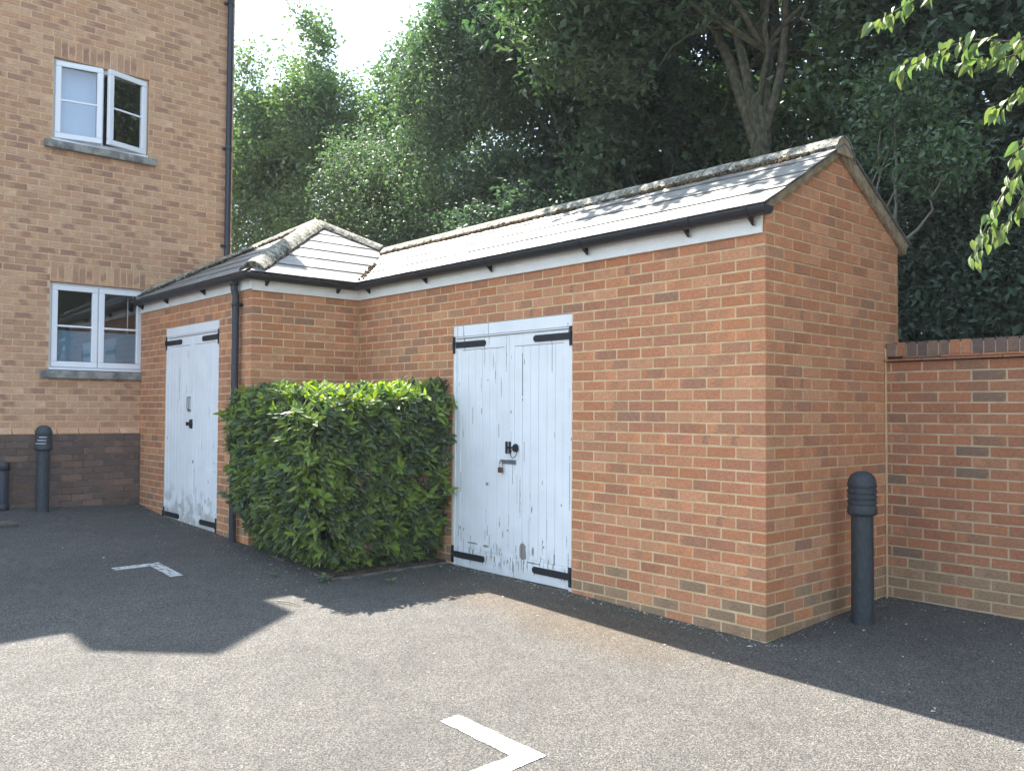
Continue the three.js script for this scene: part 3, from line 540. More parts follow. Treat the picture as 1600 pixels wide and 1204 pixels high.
// ---------------------------------------------------------------- white boarded double doors
function paintTex(seed, rough) { // flaking white paint over grey timber
  const W = 512, H = 768, r = rng(seed), chips = [], splits = [];
  for (let k = 0; k < 26 * rough; k++) chips.push([r(), r() * r() * 0.9, 0.003 + 0.008 * r() * r(), 0.003 + 0.016 * r() * r(), r()]);
  for (let k = 0; k < 46 * rough; k++) { const v = r(); splits.push([r(), v, 0.01 + 0.12 * r() * r(), 0.0012 + 0.0012 * r()]); }
  for (let k = 0; k < 70 * rough; k++) splits.push([r(), 0.05 + 0.14 * r() * r(), 0.008 + 0.035 * r() * r(), 0.0014 + 0.0016 * r()]);
  const bare = new Float32Array(W * H);
  const stamp = (u, v, a, b, f) => { const x0 = Math.max(0, Math.floor((u - a) * W)), x1 = Math.min(W - 1, Math.ceil((u + a) * W)), y0 = Math.max(0, Math.floor((v - b) * H)), y1 = Math.min(H - 1, Math.ceil((v + b) * H)); for (let y = y0; y <= y1; y++) for (let x = x0; x <= x1; x++) { const d = Math.hypot((x / W - u) / a, (y / H - v) / b) + 0.7 * (fbm(x / 6, y / 9, BIG, 2, seed) - 0.5); if (d < 1) bare[y * W + x] = Math.max(bare[y * W + x], f); } };
  for (const [u, v, a, b] of chips) stamp(u, v, a, b, 0.8);
  for (const [u, v, l, w] of splits) stamp(u, v, w, l, 0.95);
  if (rough === 1) for (const [u, v, a, b] of [[0.62, 0.12, 0.022, 0.03], [0.6, 0.125, 0.01, 0.028], [0.3, 0.115, 0.03, 0.005], [0.18, 0.118, 0.05, 0.003], [0.7, 0.085, 0.06, 0.003], [0.31, 0.36, 0.012, 0.006]]) stamp(u, v, a, b, 0.85);
  return dataTex(W, H, (i, j, c) => {
    const v = j / H, n = fbm(i / 60, j / 60, BIG, 4, seed + 2), streak = fbm(i / 3.5, j / 140, BIG, 3, seed + 5), k = bare[j * W + i];
    const b = 246 - 16 * n - 10 * Math.max(0, streak - 0.5) - 4 * hash(i, j, 2);
    const grime = sstep(0.46, 0.75, fbm(i / 30, j / 30, BIG, 5, seed + 8) + 0.3 * (1 - v / (rough < 1 ? 0.2 : 0.12))) * (1 - sstep(0.1, rough < 1 ? 0.26 : 0.18, v)), green = grime * (rough < 1 ? 0.4 : 0.12);
    const w = [lerp(b, 128, green), lerp(b * 1.003, 126, green), lerp(b * 1.0, 112, green)], t = [116 + 30 * n, 110 + 26 * n, 102 + 20 * n];
    for (let m = 0; m < 3; m++) c[m] = lerp(w[m], t[m], k);
  });
}
function makeDoors(D, z, boards, seed, rough, furniture) {
  const [x0, x1, y0, y1] = D, g = group('double_door', shed), tex = paintTex(seed, rough); tex.wrapS = tex.wrapT = THREE.ClampToEdgeWrapping;
  const pm = mat({ map: tex, roughness: 0.6 });
  const board = (name, a, b, c, d, zf, th = 0.03, ch = 0.003) => { const q = boxAt(a, b, c, d, zf - th, zf, ch), p = q.attributes.position, u = q.attributes.uv; for (let i = 0; i < p.count; i++) u.setXY(i, (p.getX(i) - x0) / (x1 - x0), (p.getY(i) - y0) / (y1 - y0)); return add(name, q, pm, g); };
  const zf = z - 0.006, zl = z - 0.014, hd = 0.1, jb = 0.036;
  board('door_head', x0 + 0.002, x1 - 0.002, y1 - hd, y1 - 0.003, zf, 0.07);
  board('door_jamb', x0 + 0.002, x0 + jb, y0 - 0.1, y1 - hd - 0.001, zf, 0.07); board('door_jamb', x1 - jb, x1 - 0.002, y0 - 0.1, y1 - hd - 0.001, zf, 0.07);
  add('drip_bar', boxAt(x0 + jb + 0.004, x1 - jb - 0.004, y1 - hd - 0.016, y1 - hd - 0.004, zl - 0.02, zl + 0.012, 0.003), pm, g);
  const lx0 = x0 + jb + 0.004, lx1 = x1 - jb - 0.004, yb = y0 + 0.035, yt = y1 - hd - 0.02, mid = (lx0 + lx1) / 2;
  add('threshold', boxAt(x0 - 0.01, x1 + 0.01, y0 - 0.15, y0 + 0.028, z - 0.11, z + 0.012, 0.006), M.kerb, shed);
  add('door_back', boxAt(lx0, lx1, yb + 0.004, yt - 0.004, zl - 0.06, zl - 0.036), M.rubber, g);
  for (const [a, b] of [[lx0, mid - 0.002], [mid + 0.002, lx1]]) {
    const st = 0.062, tr = 0.1, br = 0.165;
    board('door_stile', a, a + st, yb, yt, zl); board('door_stile', b - st, b, yb, yt, zl);
    board('door_rail', a + st + 0.0008, b - st - 0.0008, yt - tr, yt, zl - 0.0006); board('door_rail', a + st + 0.0008, b - st - 0.0008, yb, yb + br, zl - 0.0006);
    const w = (b - a - 2 * st) / boards;
    for (let k = 0; k < boards; k++) board('door_board', a + st + k * w + 0.002, a + st + (k + 1) * w - 0.002, yb + br + 0.002, yt - tr - 0.002, zl - 0.0035 - 0.0022 * rnd(), 0.024, 0.0032);
  }
  // strap hinges
  for (const s of [-1, 1]) for (const y of [yt - 0.052, yb + 0.1]) {
    const xe = s < 0 ? x0 + 0.012 : x1 - 0.012, dir = -s, len = 0.43, sh = new THREE.Shape(), hh = 0.026;
    sh.moveTo(0, -hh); sh.lineTo(len - 0.02, -hh); sh.lineTo(len, -hh * 0.45); sh.lineTo(len, hh * 0.45); sh.lineTo(len - 0.02, hh); sh.lineTo(0, hh); sh.closePath();
    const e = new THREE.ExtrudeGeometry(sh, { depth: 0.004, bevelEnabled: true, bevelSize: 0.0015, bevelThickness: 0.0015, bevelSegments: 1 });
    if (dir < 0) e.rotateY(Math.PI); e.translate(xe, y, zl + (dir < 0 ? 0.0065 : 0.0025));
    const parts = [e.index ? e.toNonIndexed() : e, boxAt(xe - 0.016, xe + 0.016, y - 0.075, y + 0.075, z - 0.004, z + 0.003, 0.001), tube([V(xe, y - 0.03, z + 0.008), V(xe, y + 0.03, z + 0.008)], 0.008, 10)];
    for (const q of [0.06, 0.2, 0.34]) { const b = new THREE.SphereGeometry(0.007, 8, 6); b.scale(1, 1, 0.5); b.translate(xe + dir * q, y, zl + 0.008); parts.push(b.toNonIndexed()); }
    add('strap_hinge', merge(parts.map((q) => { q = q.clone(); for (const k of Object.keys(q.attributes)) if (!['position', 'normal', 'uv'].includes(k)) q.deleteAttribute(k); return q; })), M.iron, g);
  }
  furniture(g, zl, mid);
}
makeDoors(DOOR2, 0, 6, 301, 1, (g, zl, mid) => {
  const y = 1.118, parts = [boxAt(-2.455, -2.345, y - 0.006, y + 0.008, zl + 0.004, zl + 0.014, 0.001)];
  for (const x of [-2.445, -2.405]) parts.push(boxAt(x - 0.009, x + 0.009, y - 0.05, y + 0.05, zl + 0.0005, zl + 0.018, 0.003));
  const rose = new THREE.CylinderGeometry(0.032, 0.036, 0.014, 9); rose.rotateX(Math.PI / 2); rose.translate(-2.335, y, zl + 0.009); parts.push(rose.toNonIndexed());
  const ring = new THREE.TorusGeometry(0.036, 0.003, 8, 24); ring.rotateX(-0.25); ring.translate(-2.338, y - 0.045, zl + 0.026); parts.push(ring.toNonIndexed());
  add('ring_latch', merge(parts), M.iron, g);
  const hy = 1.0;
  add('hasp', merge([boxAt(-2.425, -2.335, hy - 0.018, hy + 0.018, zl + 0.0005, zl + 0.005, 0.001), boxAt(-2.515, -2.43, hy - 0.016, hy + 0.016, zl + 0.006, zl + 0.01, 0.001), tube([V(-2.4275, hy - 0.018, zl + 0.007), V(-2.4275, hy + 0.018, zl + 0.007)], 0.005, 8), tube([V(-2.5, hy + 0.012, zl + 0.006), V(-2.5, hy + 0.012, zl + 0.03), V(-2.5, hy - 0.012, zl + 0.03), V(-2.5, hy - 0.012, zl + 0.006)], 0.004, 6)]), M.zinc, g);
});
makeDoors(DOOR1, ZC, 6, 302, 0.35, (g, zl, mid) => {
  add('door_pull', merge([tube([V(-6.275, 1.55, zl + 0.02), V(-6.275, 1.43, zl + 0.02), V(-6.262, 1.41, zl + 0.02), V(-6.238, 1.41, zl + 0.02), V(-6.225, 1.43, zl + 0.02), V(-6.225, 1.55, zl + 0.02)], 0.006, 8), tube([V(-6.275, 1.545, zl - 0.002), V(-6.275, 1.545, zl + 0.02)], 0.006, 6), tube([V(-6.225, 1.545, zl - 0.002), V(-6.225, 1.545, zl + 0.02)], 0.006, 6), boxAt(-6.285, -6.215, 1.395, 1.42, zl, zl + 0.012, 0.003)]), M.zinc, g);
  const y = 1.263; add('latch', merge([boxAt(-6.26, -6.15, y - 0.009, y + 0.009, zl + 0.004, zl + 0.018, 0.002), boxAt(-6.185, -6.165, y - 0.05, y + 0.05, zl, zl + 0.016, 0.003), boxAt(-6.225, -6.205, y - 0.045, y + 0.045, zl, zl + 0.016, 0.003), boxAt(-6.285, -6.255, y - 0.02, y + 0.02, zl, zl + 0.03, 0.006)]), M.iron, g);
});
{
  const p = group('padlock', scene, V(-2.5, 0.93, 0.012)); tag(p, 'small rusty brass padlock hanging from the hasp of the wide door', 'padlock');
  add('lock_body', chamferBox(0.05, 0.045, 0.02, 0.004), M.brass, p); add('shackle', tube([V(-0.016, 0.015, 0), V(-0.016, 0.05, 0), V(-0.011, 0.064, 0), V(0, 0.07, 0), V(0.011, 0.064, 0), V(0.016, 0.05, 0), V(0.016, 0.015, 0)], 0.0042, 8), M.chrome, p);
}

// ---------------------------------------------------------------- the house
{
  const house = group('brick_house', scene);
  tag(house, 'tall brick house wall with two white casement windows beside the outbuilding', 'house');
  const ZH = 0.06, ZL = 5.0, TOP = 6.86;
  const W1 = [1.12, 2.18, 4.35, 5.4], W2 = [1.12, 2.17, 1.755, 2.85], op = [W1, W2].map(([a, b, c, d]) => [-b, -a, c, d]);
  const solid = [W1, W2].map(([a, b, c, d]) => [-b, -a, d, d + 0.225]);   // soldier courses
  const core = wallCore('wall', { facing: 'x', plane: XH, thick: 0.3, u0: -ZL, u1: -ZH - 0.003, y0: -0.2, y1: TOP, openings: op, mat: M.mortarHouse }, house);
  const shell = [boxAt(-14, XH - 0.302, -0.2, TOP, ZH + 0.003, ZH + 0.3), boxAt(-14, XH - 0.302, -0.2, TOP, ZL - 0.3, ZL), boxAt(-14, -13.7, -0.2, TOP, ZH + 0.302, ZL - 0.302)];
  add('rear_walls', merge(shell), M.mortarHouse, house);
  add('floor_slab', merge([boxAt(-13.69, XH - 0.302, 3.3, 3.6, ZH + 0.31, ZL - 0.31), boxAt(-13.69, XH - 0.302, 0.2, 0.5, ZH + 0.31, ZL - 0.31), boxAt(-13.69, XH - 0.302, TOP - 0.3, TOP - 0.05, ZH + 0.31, ZL - 0.31), boxAt(-10.4, -10.3, 0.51, 3.29, ZH + 0.31, ZL - 0.31), boxAt(-10.4, -10.3, 3.61, TOP - 0.31, ZH + 0.31, ZL - 0.31)]), M.room, house);
  const hb = layBricks({ facing: 'x', plane: XH, rows: 'house', n0: 16, n1: 91, range: (n) => [-ZL, -ZH], offset: (n) => (n & 1 ? 0.1125 : 0) - ZH - 0.215 - 0.225 * 40, openings: [...op, ...solid], wall: core, hidden: (p) => p[0] > 205 && p[1] > 445 && p[0] < 400 });
  // soldier course over each window
  for (const [a, b, , d] of [W1, W2]) { const n = Math.round((b - a) / 0.075), w = (b - a) / n; for (let k = 0; k < n; k++) { const geo = brickGeo(0.2155, w - 0.01, BD, 48 + Math.floor(rnd() * 32)), mid = V(XH - BD / 2 - 0.001 * rnd(), d + 0.1125, b - (k + 0.5) * w), m = new THREE.Matrix4().makeRotationY(Math.PI / 2).multiply(new THREE.Matrix4().makeRotationZ(Math.PI / 2)).setPosition(mid), px = pixelOf(mid); hb.push({ geo, m, seen: px && px[1] > 0 && !(px[0] > 205 && px[1] > 440) ? 1 : 0, wall: core, name: 'soldier_brick' }); } }
  placeBricks(hb, house);
  // plinth of darker brick with a bevelled top course
  const plinth = add('plinth', boxAt(XH - 0.003, XH + 0.0515, -0.2, 1.128, ZC + 0.004, ZL), M.mortarDark, house);
  const pb = layBricks({ facing: 'x', plane: XH + 0.056, rows: 'plinth', n0: 2, n1: 15, range: () => [-ZL, -ZC - 0.006], offset: (n) => (n & 1 ? 0.1125 : 0) - 9, wall: plinth, hidden: () => false });
  placeBricks(pb, house);
  for (let k = 0; k < 17; k++) { const z1 = ZC + 0.01 + k * 0.225, s = new THREE.Shape([new THREE.Vector2(0, 0), new THREE.Vector2(0.057, 0), new THREE.Vector2(0.057, 0.008), new THREE.Vector2(0.001, 0.066), new THREE.Vector2(-0.03, 0.066), new THREE.Vector2(-0.03, 0)]), g = new THREE.ExtrudeGeometry(s, { depth: 0.216, bevelEnabled: false }); g.translate(XH, 1.131, z1); const f = cellUV(56 + Math.floor(rnd() * 8)), u = g.attributes.uv, p = g.attributes.position; for (let i = 0; i < p.count; i++) u.setXY(i, ...f((p.getZ(i) - z1) / 0.22, (p.getY(i) - 1.131) / 0.07)); add('plinth_brick', g, M.brick, plinth); }
  add('string_joint', boxAt(XH - 0.003, XH + 0.03, 1.13, 1.16, ZC + 0.006, ZL), M.mortarDark, house);

  // ---- windows
  function makeWindow([z0, z1, yS, y1], open, dress) {
    const w = group('window', house), y0 = yS + 0.105, X = XH - 0.055, F = 0.05, D = 0.06;   // outer face of the frame
    add('sill', (() => { const g = boxAt(XH - 0.12, XH + 0.055, yS + 0.002, yS + 0.1, z0 - 0.085, z1 + 0.085, 0.006); const p = g.attributes.position; for (let i = 0; i < p.count; i++) if (p.getY(i) > yS + 0.06 && p.getX(i) > XH) p.setY(i, p.getY(i) - 0.012); g.computeVertexNormals(); return g; })(), M.stone, w);
    const fr = (a, b, c, d, xo = X, th = D, ch = 0.004) => boxAt(xo - th, xo, c, d, a, b, ch);
    const mz = (z0 + z1) / 2;
    add('frame', merge([fr(z0 + 0.003, z1 - 0.003, y0, y0 + F), fr(z0 + 0.003, z1 - 0.003, y1 - F, y1 - 0.003), fr(z0 + 0.003, z0 + F, y0 + F + 0.0005, y1 - F - 0.0005), fr(z1 - F, z1 - 0.003, y0 + F + 0.0005, y1 - F - 0.0005), fr(mz - 0.025, mz + 0.025, y0 + F + 0.0005, y1 - F - 0.0005), boxAt(XH - 0.06, XH + 0.0, yS + 0.098, yS + 0.12, z0 + 0.004, z1 - 0.004, 0.004)]), M.upvc, w);
    for (const s of [-1, 1]) { // s = 1: the casement hinged at z1, s = -1: at z0
      const a = s > 0 ? mz + 0.006 : z0 + 0.03, b = s > 0 ? z1 - 0.03 : mz - 0.006, hz = s > 0 ? b : a, c = group('casement', w, V(X + 0.002, 0, hz));
      const C = 0.062, k = (q) => q - hz, yb = y0 + 0.03, yt = y1 - 0.03, sash = (p, q, r, t, o = 0.028, th = 0.05, ch = 0.006) => boxAt(o - th, o, r, t, k(p), k(q), ch);
      add('sash', merge([sash(a, b, yb, yb + C), sash(a, b, yt - C, yt), sash(a, a + C, yb + C + 0.0005, yt - C - 0.0005), sash(b - C, b, yb + C + 0.0005, yt - C - 0.0005)]), M.upvc, c);
      const ym = (yb + yt) / 2;
      add('glazing_bar', sash(a + C - 0.001, b - C + 0.001, ym - 0.011, ym + 0.011, 0.018, 0.012, 0.003), M.upvc, c);
      add('gasket', merge([sash(a + C - 0.004, b - C + 0.004, yb + C - 0.002, yb + C + 0.005, 0.0145, 0.012), sash(a + C - 0.004, b - C + 0.004, yt - C - 0.005, yt - C + 0.002, 0.0145, 0.012)]), M.rubber, c);
      const pane = new THREE.PlaneGeometry(b - a - 2 * C + 0.01, yt - yb - 2 * C + 0.01); pane.rotateY(Math.PI / 2); pane.translate(0.004, ym, k((a + b) / 2)); add('pane', pane, M.glass, c);
      c.rotation.y = s * open[s > 0 ? 0 : 1];
      dress(c, s, a, b, yb + C, yt - C, k, w, X);
    }
    return w;
  }
  makeWindow(W1, [-0.2, -0.3], (c, s, a, b, yb, yt, k, w, X) => { if (s > 0) add('blind', boxAt(X - 0.075, X - 0.072, yb - 0.03, yt + 0.03, a + 0.035, b - 0.02), M.blind, w); });
  makeWindow(W2, [0, 0], (c, s, a, b, yb, yt, k) => { add('privacy_film', boxAt(-0.012, -0.009, yb - 0.004, lerp(yb, yt, 0.44), k(a + 0.058), k(b - 0.058)), M.film, c); if (s < 0) add('blind_cord', tube([V(-0.03, yt, k(a + 0.15)), V(-0.03, lerp(yb, yt, 0.42), k(a + 0.15))], 0.004, 6), M.upvc, c); });

  // ---- rainwater pipe at the corner and the foot of another further along
  const pz = 0.145, px = XH + 0.06, hp = add('downpipe', tube([V(px, 6.8, pz), V(px, 3, pz), V(px, 0.35, pz)], 0.036, 16), M.pipe, house);
  for (const y of [6.62, 4.75, 3.5]) add('pipe_clip', merge([tube([V(px, y - 0.02, pz), V(px, y + 0.02, pz)], 0.042, 16), boxAt(XH + 0.003, XH + 0.02, y - 0.018, y + 0.018, pz - 0.065, pz + 0.065, 0.003)]), M.pipe, hp);
  const gz = 2.62, gx = XH + 0.13, gy = groundY(gx, gz), low = add('drain_pipe', tube([V(gx, gy + 0.5, gz), V(gx, gy + 0.12, gz), V(gx, gy - 0.03, gz)], 0.055, 18), M.pipe, house);
  add('pipe_collar', merge([tube([V(gx, gy + 0.42, gz), V(gx, gy + 0.51, gz)], 0.066, 18), tube([V(gx, gy - 0.02, gz), V(gx, gy + 0.06, gz)], 0.066, 18)]), M.black, low);

  // ---- eaves, roof and the gabled half-dormer above the window (over the top of the frame; they throw the shadow on the car park)
  const roofTile = M.lead, E = V(XH + 0.14, TOP + 0.02, 0), RX = -10.9, RY = TOP + 2.5;
  const slab = (pts, t = 0.06) => { const s = new Soup(), b = pts.map((p) => [p[0], p[1] - t, p[2]]), n = pts.length; for (let i = 1; i < n - 1; i++) { s.tri(pts[0], pts[i], pts[i + 1]); s.tri(b[0], b[i + 1], b[i]); } for (let i = 0; i < n; i++) { const j = (i + 1) % n; s.quad(pts[i], b[i], b[j], pts[j], [0, 0], [0, 0], [0, 0], [0, 0]); } return s.geo(); };
  add('roof', merge([slab([[E.x, E.y, 0.03], [E.x, E.y, ZL + 0.2], [RX, RY, ZL + 0.2], [RX, RY, 0.03]]), slab([[RX - 0.01, RY, 0.03], [RX - 0.01, RY, ZL + 0.2], [-14.15, E.y, ZL + 0.2], [-14.15, E.y, 0.03]])]), roofTile, house);
  add('gable_end', merge([prismGeo([[-14, TOP], [XH - 0.02, TOP], [RX, RY - 0.1]], 0.25, 60).translate(0, 0, ZH + 0.14), prismGeo([[-14, TOP], [XH - 0.02, TOP], [RX, RY - 0.1]], 0.25, 60).translate(0, 0, ZL - 0.14)]), M.mortarHouse, house);
  const dz0 = 0.97, dz1 = 2.2, dy = 7.72, dp = 8.45, dm = (dz0 + dz1) / 2, front = prismGeo([[-dz1, TOP], [-dz0, TOP], [-dz0, dy], [-dm, dp], [-dz1, dy]], 1.6, 60); front.rotateY(Math.PI / 2); front.translate(XH - 0.8, 0, 0);
  const dormer = add('dormer', front, M.mortarHouse, house);
  const ov = 0.05, sl = (dp - dy) / (dm - dz0);
  add('dormer_roof', merge([slab([[XH + 0.1, dy - ov * sl + 0.05, dz0 - ov], [XH + 0.1, dp + 0.05, dm], [-9.6, dp + 0.05, dm], [-9.6, dy - ov * sl + 0.05, dz0 - ov]]), slab([[XH + 0.1, dp + 0.05, dm + 0.001], [XH + 0.1, dy - ov * sl + 0.05, dz1 + ov], [-9.6, dy - ov * sl + 0.05, dz1 + ov], [-9.6, dp + 0.05, dm + 0.001]])]), roofTile, dormer);
  add('eaves_gutter', tube([V(E.x + 0.03, E.y - 0.02, 0.04), V(E.x + 0.03, E.y - 0.02, ZL)], 0.055, 12), M.black, house);
}

// ---------------------------------------------------------------- garden wall
{
  const gw = group('garden_wall', scene); tag(gw, 'red brick garden wall with brick coping running from the outbuilding gable', 'wall');
  const Z = -1.6, X1 = 6, top = 24 * CO;
  const core = wallCore('wall_core', { facing: 'z', plane: Z, thick: 0.21, u0: 0.012, u1: X1, y0: -0.3, y1: top - 0.004, mat: M.mortarGarden }, gw);
  placeBricks(layBricks({ facing: 'z', plane: Z, rows: 'garden', damp: 0.95, n0: -3, n1: 24, range: () => [0.016, X1], offset: (n) => (n & 1 ? 0.1125 : 0) + 0.016 - 0.075, wall: core }), gw);
  for (let k = 0; k < 22; k++) { const x0 = 0.016 + k * 0.27; for (const j of [0, 1]) { const o = j * 0.13; if (x0 + o > X1) continue; const f = cellUV(104 + Math.floor(rnd() * 16)), q = boxAt(x0 + o, x0 + o + 0.264, top + 0.004 + j * 0.019, top + 0.019 + j * 0.019, Z - 0.24, Z + 0.028 - j * 0.004 + 0.004 * rnd(), 0.002), u = q.attributes.uv; for (let i = 0; i < u.count; i++) u.setXY(i, ...f(((u.getX(i) % 0.2) + 0.2) % 0.2 / 0.2, 0.5)); add('creasing_tile', q, M.brick, gw); } }
  add('coping_mortar', boxAt(0.02, X1, top + 0.039, top + 0.125, Z - 0.21, Z - 0.006), M.mortarGarden, gw);
  for (let k = 0; k < 79; k++) { const m = add('coping_brick', brickGeo(0.065, 0.1, 0.214, rnd() < 0.55 ? 80 + Math.floor(rnd() * 24) : 104 + Math.floor(rnd() * 16)), M.brick, gw); m.position.set(0.05 + k * 0.0753, top + 0.04 + 0.05 + 0.002 * rnd(), Z - 0.105 + 0.004 * (rnd() - 0.5)); }
  add('joint_sealant', boxAt(0.003, 0.0135, -0.1, top + 0.1, Z - 0.02, Z + 0.004), M.mortar, gw);
}

// ---------------------------------------------------------------- leaves
function leafGeo(len, wid, fold = 0.25, droop = 0.15, rows = 2) { // folded pointed leaf along +x, upper side +y
  const s = new Soup(), mid = [], L = [], R = [];
  for (let i = 0; i <= rows + 1; i++) { const t = i / (rows + 1), w = wid * 0.5 * Math.pow(Math.sin(Math.PI * Math.pow(t, 0.8)), 0.9) * (i === 0 || i === rows + 1 ? 0 : 1), y = -droop * len * t * t; mid.push([t * len, y, 0]); L.push([t * len, y + fold * w, w]); R.push([t * len, y + fold * w, -w]); }
  for (let i = 0; i <= rows; i++) for (const S of [L, R]) { const f = S === R; if (i > 0) f ? s.tri(mid[i], mid[i + 1], S[i]) : s.tri(mid[i], S[i], mid[i + 1]); if (i < rows) f ? s.tri(S[i], mid[i + 1], S[i + 1]) : s.tri(S[i], S[i + 1], mid[i + 1]); }
  return s.geo();
}
const E3 = new THREE.Euler(), Q3 = new THREE.Quaternion(), M4 = new THREE.Matrix4();
function clusterGeo(n, radius, len, wid, seed) { // a spray of leaves
  const r = rng(seed), g = [];
  for (let i = 0; i < n; i++) {
    const l = leafGeo(len * (0.7 + 0.5 * r()), wid * (0.75 + 0.4 * r()), 0.3, 0.2, 1), d = V(r() - 0.5, (r() - 0.5) * 0.8, r() - 0.5).normalize().multiplyScalar(radius * Math.cbrt(r()));
    E3.set((r() - 0.5) * 1.6, r() * 6.28, (r() - 0.65) * 1.5); M4.makeRotationFromEuler(E3).setPosition(d); g.push(l.applyMatrix4(M4));
  }
  return merge(g);
}
const clusters = { broad: [1, 2].map((s) => clusterGeo(15, 0.27, 0.1, 0.074, s)), fine: [3, 4].map((s) => clusterGeo(18, 0.24, 0.074, 0.045, s)) };
function makeTree(o) {
  const r = rng(o.seed), t = group(o.name || 'tree', scene, V(o.x, 0.2, o.z)); tag(t, o.label, o.category || 'tree', o.group);
  const limbs = [];
  for (const l of o.limbs || []) { // [points relative to base, r0, r1]
    const pts = new THREE.CatmullRomCurve3(l[0].map((p) => V(...p))).getPoints(10).map((p, i) => p.add(V((r() - 0.5) * 0.06, 0, (r() - 0.5) * 0.06).multiplyScalar(i ? 1 : 0))); limbs.push(tube(pts, l[1], 8, l[2]));
  }
  if (o.stems) for (const [sx, sz, h, rad] of o.stems) { const pts = []; for (let i = 0; i <= 8; i++) pts.push(V(sx + (r() - 0.5) * 0.15 * i * 0.5, h * i / 8, sz + (r() - 0.5) * 0.15 * i * 0.5)); limbs.push(tube(pts, rad, 7, rad * 0.35)); }
  // limbs out to every lobe
  const root = o.fork || [0, 1.5, 0];
  for (const [x, y, z, rx, ry] of o.lobes) { const e = V(x, y, z), b = V(...root), pts = []; for (let i = 0; i <= 6; i++) { const k = i / 6; pts.push(b.clone().lerp(e, k).add(V((r() - 0.5) * 0.25, 0.35 * Math.sin(k * 3.1), (r() - 0.5) * 0.25).multiplyScalar(i % 6 ? 1 : 0))); } limbs.push(tube(pts, (o.limbR || 0.06), 6, 0.012)); }
  if (limbs.length) add('trunk', merge(limbs), o.bark || M.bark, t);
  const vol = o.lobes.map(([, , , a, b, c]) => Math.pow(a * b * c, 0.8)), tot = vol.reduce((a, b) => a + b, 0), pts = [];
  o.lobes.forEach(([x, y, z, a, b, c], li) => {
    const n = Math.round(1.2 * o.count * vol[li] / tot);
    for (let k = 0, tries = 0; k < n && tries < n * 6; tries++) {
      const d = V(r() * 2 - 1, r() * 2 - 1, r() * 2 - 1); if (d.lengthSq() > 1) continue;
      const rad = d.length(); if (r() > 0.25 + 0.75 * rad) continue;
      const px = x + d.x * a, py = y + d.y * b, pz = z + d.z * c;
      const nz = 0.6 * noise3((px + o.x) * 0.9, py * 0.9, (pz + o.z) * 0.9, o.seed) + 0.4 * noise3((px + o.x) * 2.3, py * 2.3, (pz + o.z) * 2.3, o.seed + 20);
      if (nz < (o.gap ?? 0.46) + 0.07 * rad) continue;
      pts.push([px, py, pz]); k++;
    }
  });
  const set = clusters[o.leaf || 'fine'], col = new THREE.Color(), q = new THREE.Object3D(), [cr, cg, cb] = o.color || [0.055, 0.11, 0.03];
  set.forEach((geo, si) => {
    const mine = pts.filter((_, i) => i % set.length === si), m = new THREE.InstancedMesh(geo, M.leaf, mine.length);
    m.name = 'crown'; m.userData.kind = 'stuff'; m.castShadow = m.receiveShadow = true;
    mine.forEach(([x, y, z], i) => {
      q.position.set(x, y, z); q.rotation.set((r() - 0.5) * 0.9, r() * 6.28, (r() - 0.5) * 0.9); q.scale.setScalar((o.size || 1) * (0.62 + 0.75 * r())); q.updateMatrix(); m.setMatrixAt(i, q.matrix);
      const v = 0.9 + 0.75 * r(), w = 0.9 + 0.35 * r() * r(); m.setColorAt(i, col.setRGB(cr * v * w, cg * v, cb * v * (0.8 + 0.4 * r())));
    });
    t.add(m);
  });
  return t;
}

// ---------------------------------------------------------------- trees and shrubs behind the buildings
const WOOD = 'trees behind the outbuilding';
// the large many-stemmed tree whose trunk rises behind the ridge
makeTree({ seed: 1, x: -2.35, z: -3.6, leaf: 'broad', count: 3800, color: [0.05, 0.1, 0.028], gap: 0.47, group: WOOD, label: 'large tree with a thick forked trunk rising behind the slate ridge', fork: [0.1, 5.2, 0], limbR: 0.035,
  limbs: [[[[0, -0.2, 0], [0.02, 2.5, 0], [0.05, 4.0, 0], [0.0, 4.7, 0]], 0.15, 0.11], [[[0.0, 4.2, 0], [-0.3, 5.0, 0], [-0.75, 6.2, 0.1], [-1.3, 8, 0.2]], 0.085, 0.03], [[[-0.05, 4.5, 0], [-0.2, 5.6, 0.1], [-0.35, 7, 0.1], [-0.6, 8.4, 0]], 0.06, 0.025], [[[0.03, 4.3, 0], [0.1, 5.4, -0.1], [0.0, 6.8, -0.2], [0.1, 8.6, -0.2]], 0.075, 0.03], [[[0.06, 4.2, 0], [0.3, 5.0, 0], [0.5, 6.4, 0.1], [0.9, 8, 0.1]], 0.065, 0.025], [[[0.05, 4.4, 0], [0.25, 5.6, 0.2], [0.25, 7, 0.2]], 0.035, 0.015]],
  lobes: [[-1.6, 7.4, 0.3, 1.7, 1.3, 1.3], [0.6, 7.6, -0.4, 1.9, 1.4, 1.4], [-0.4, 9, 0, 2.2, 1.4, 1.8], [-1.7, 5.9, 0.9, 1.2, 0.8, 0.9], [1.6, 6.0, -0.3, 1.3, 1.0, 1.1], [-1.4, 4.6, -1.1, 1.2, 1.0, 0.8], [0.9, 4.4, -1.2, 1.2, 1.2, 0.8], [-1.3, 6.5, 2.15, 1.1, 0.4, 0.55], [-0.2, 6.4, 2.2, 1.0, 0.36, 0.55], [-2.4, 6.6, 2.0, 0.8, 0.28, 0.4], [0.2, 6.0, 0.6, 1.0, 0.5, 0.4], [-1.0, 5.2, 0.5, 0.6, 0.5, 0.3], [1.0, 5.0, 0.4, 0.6, 0.6, 0.3]] });
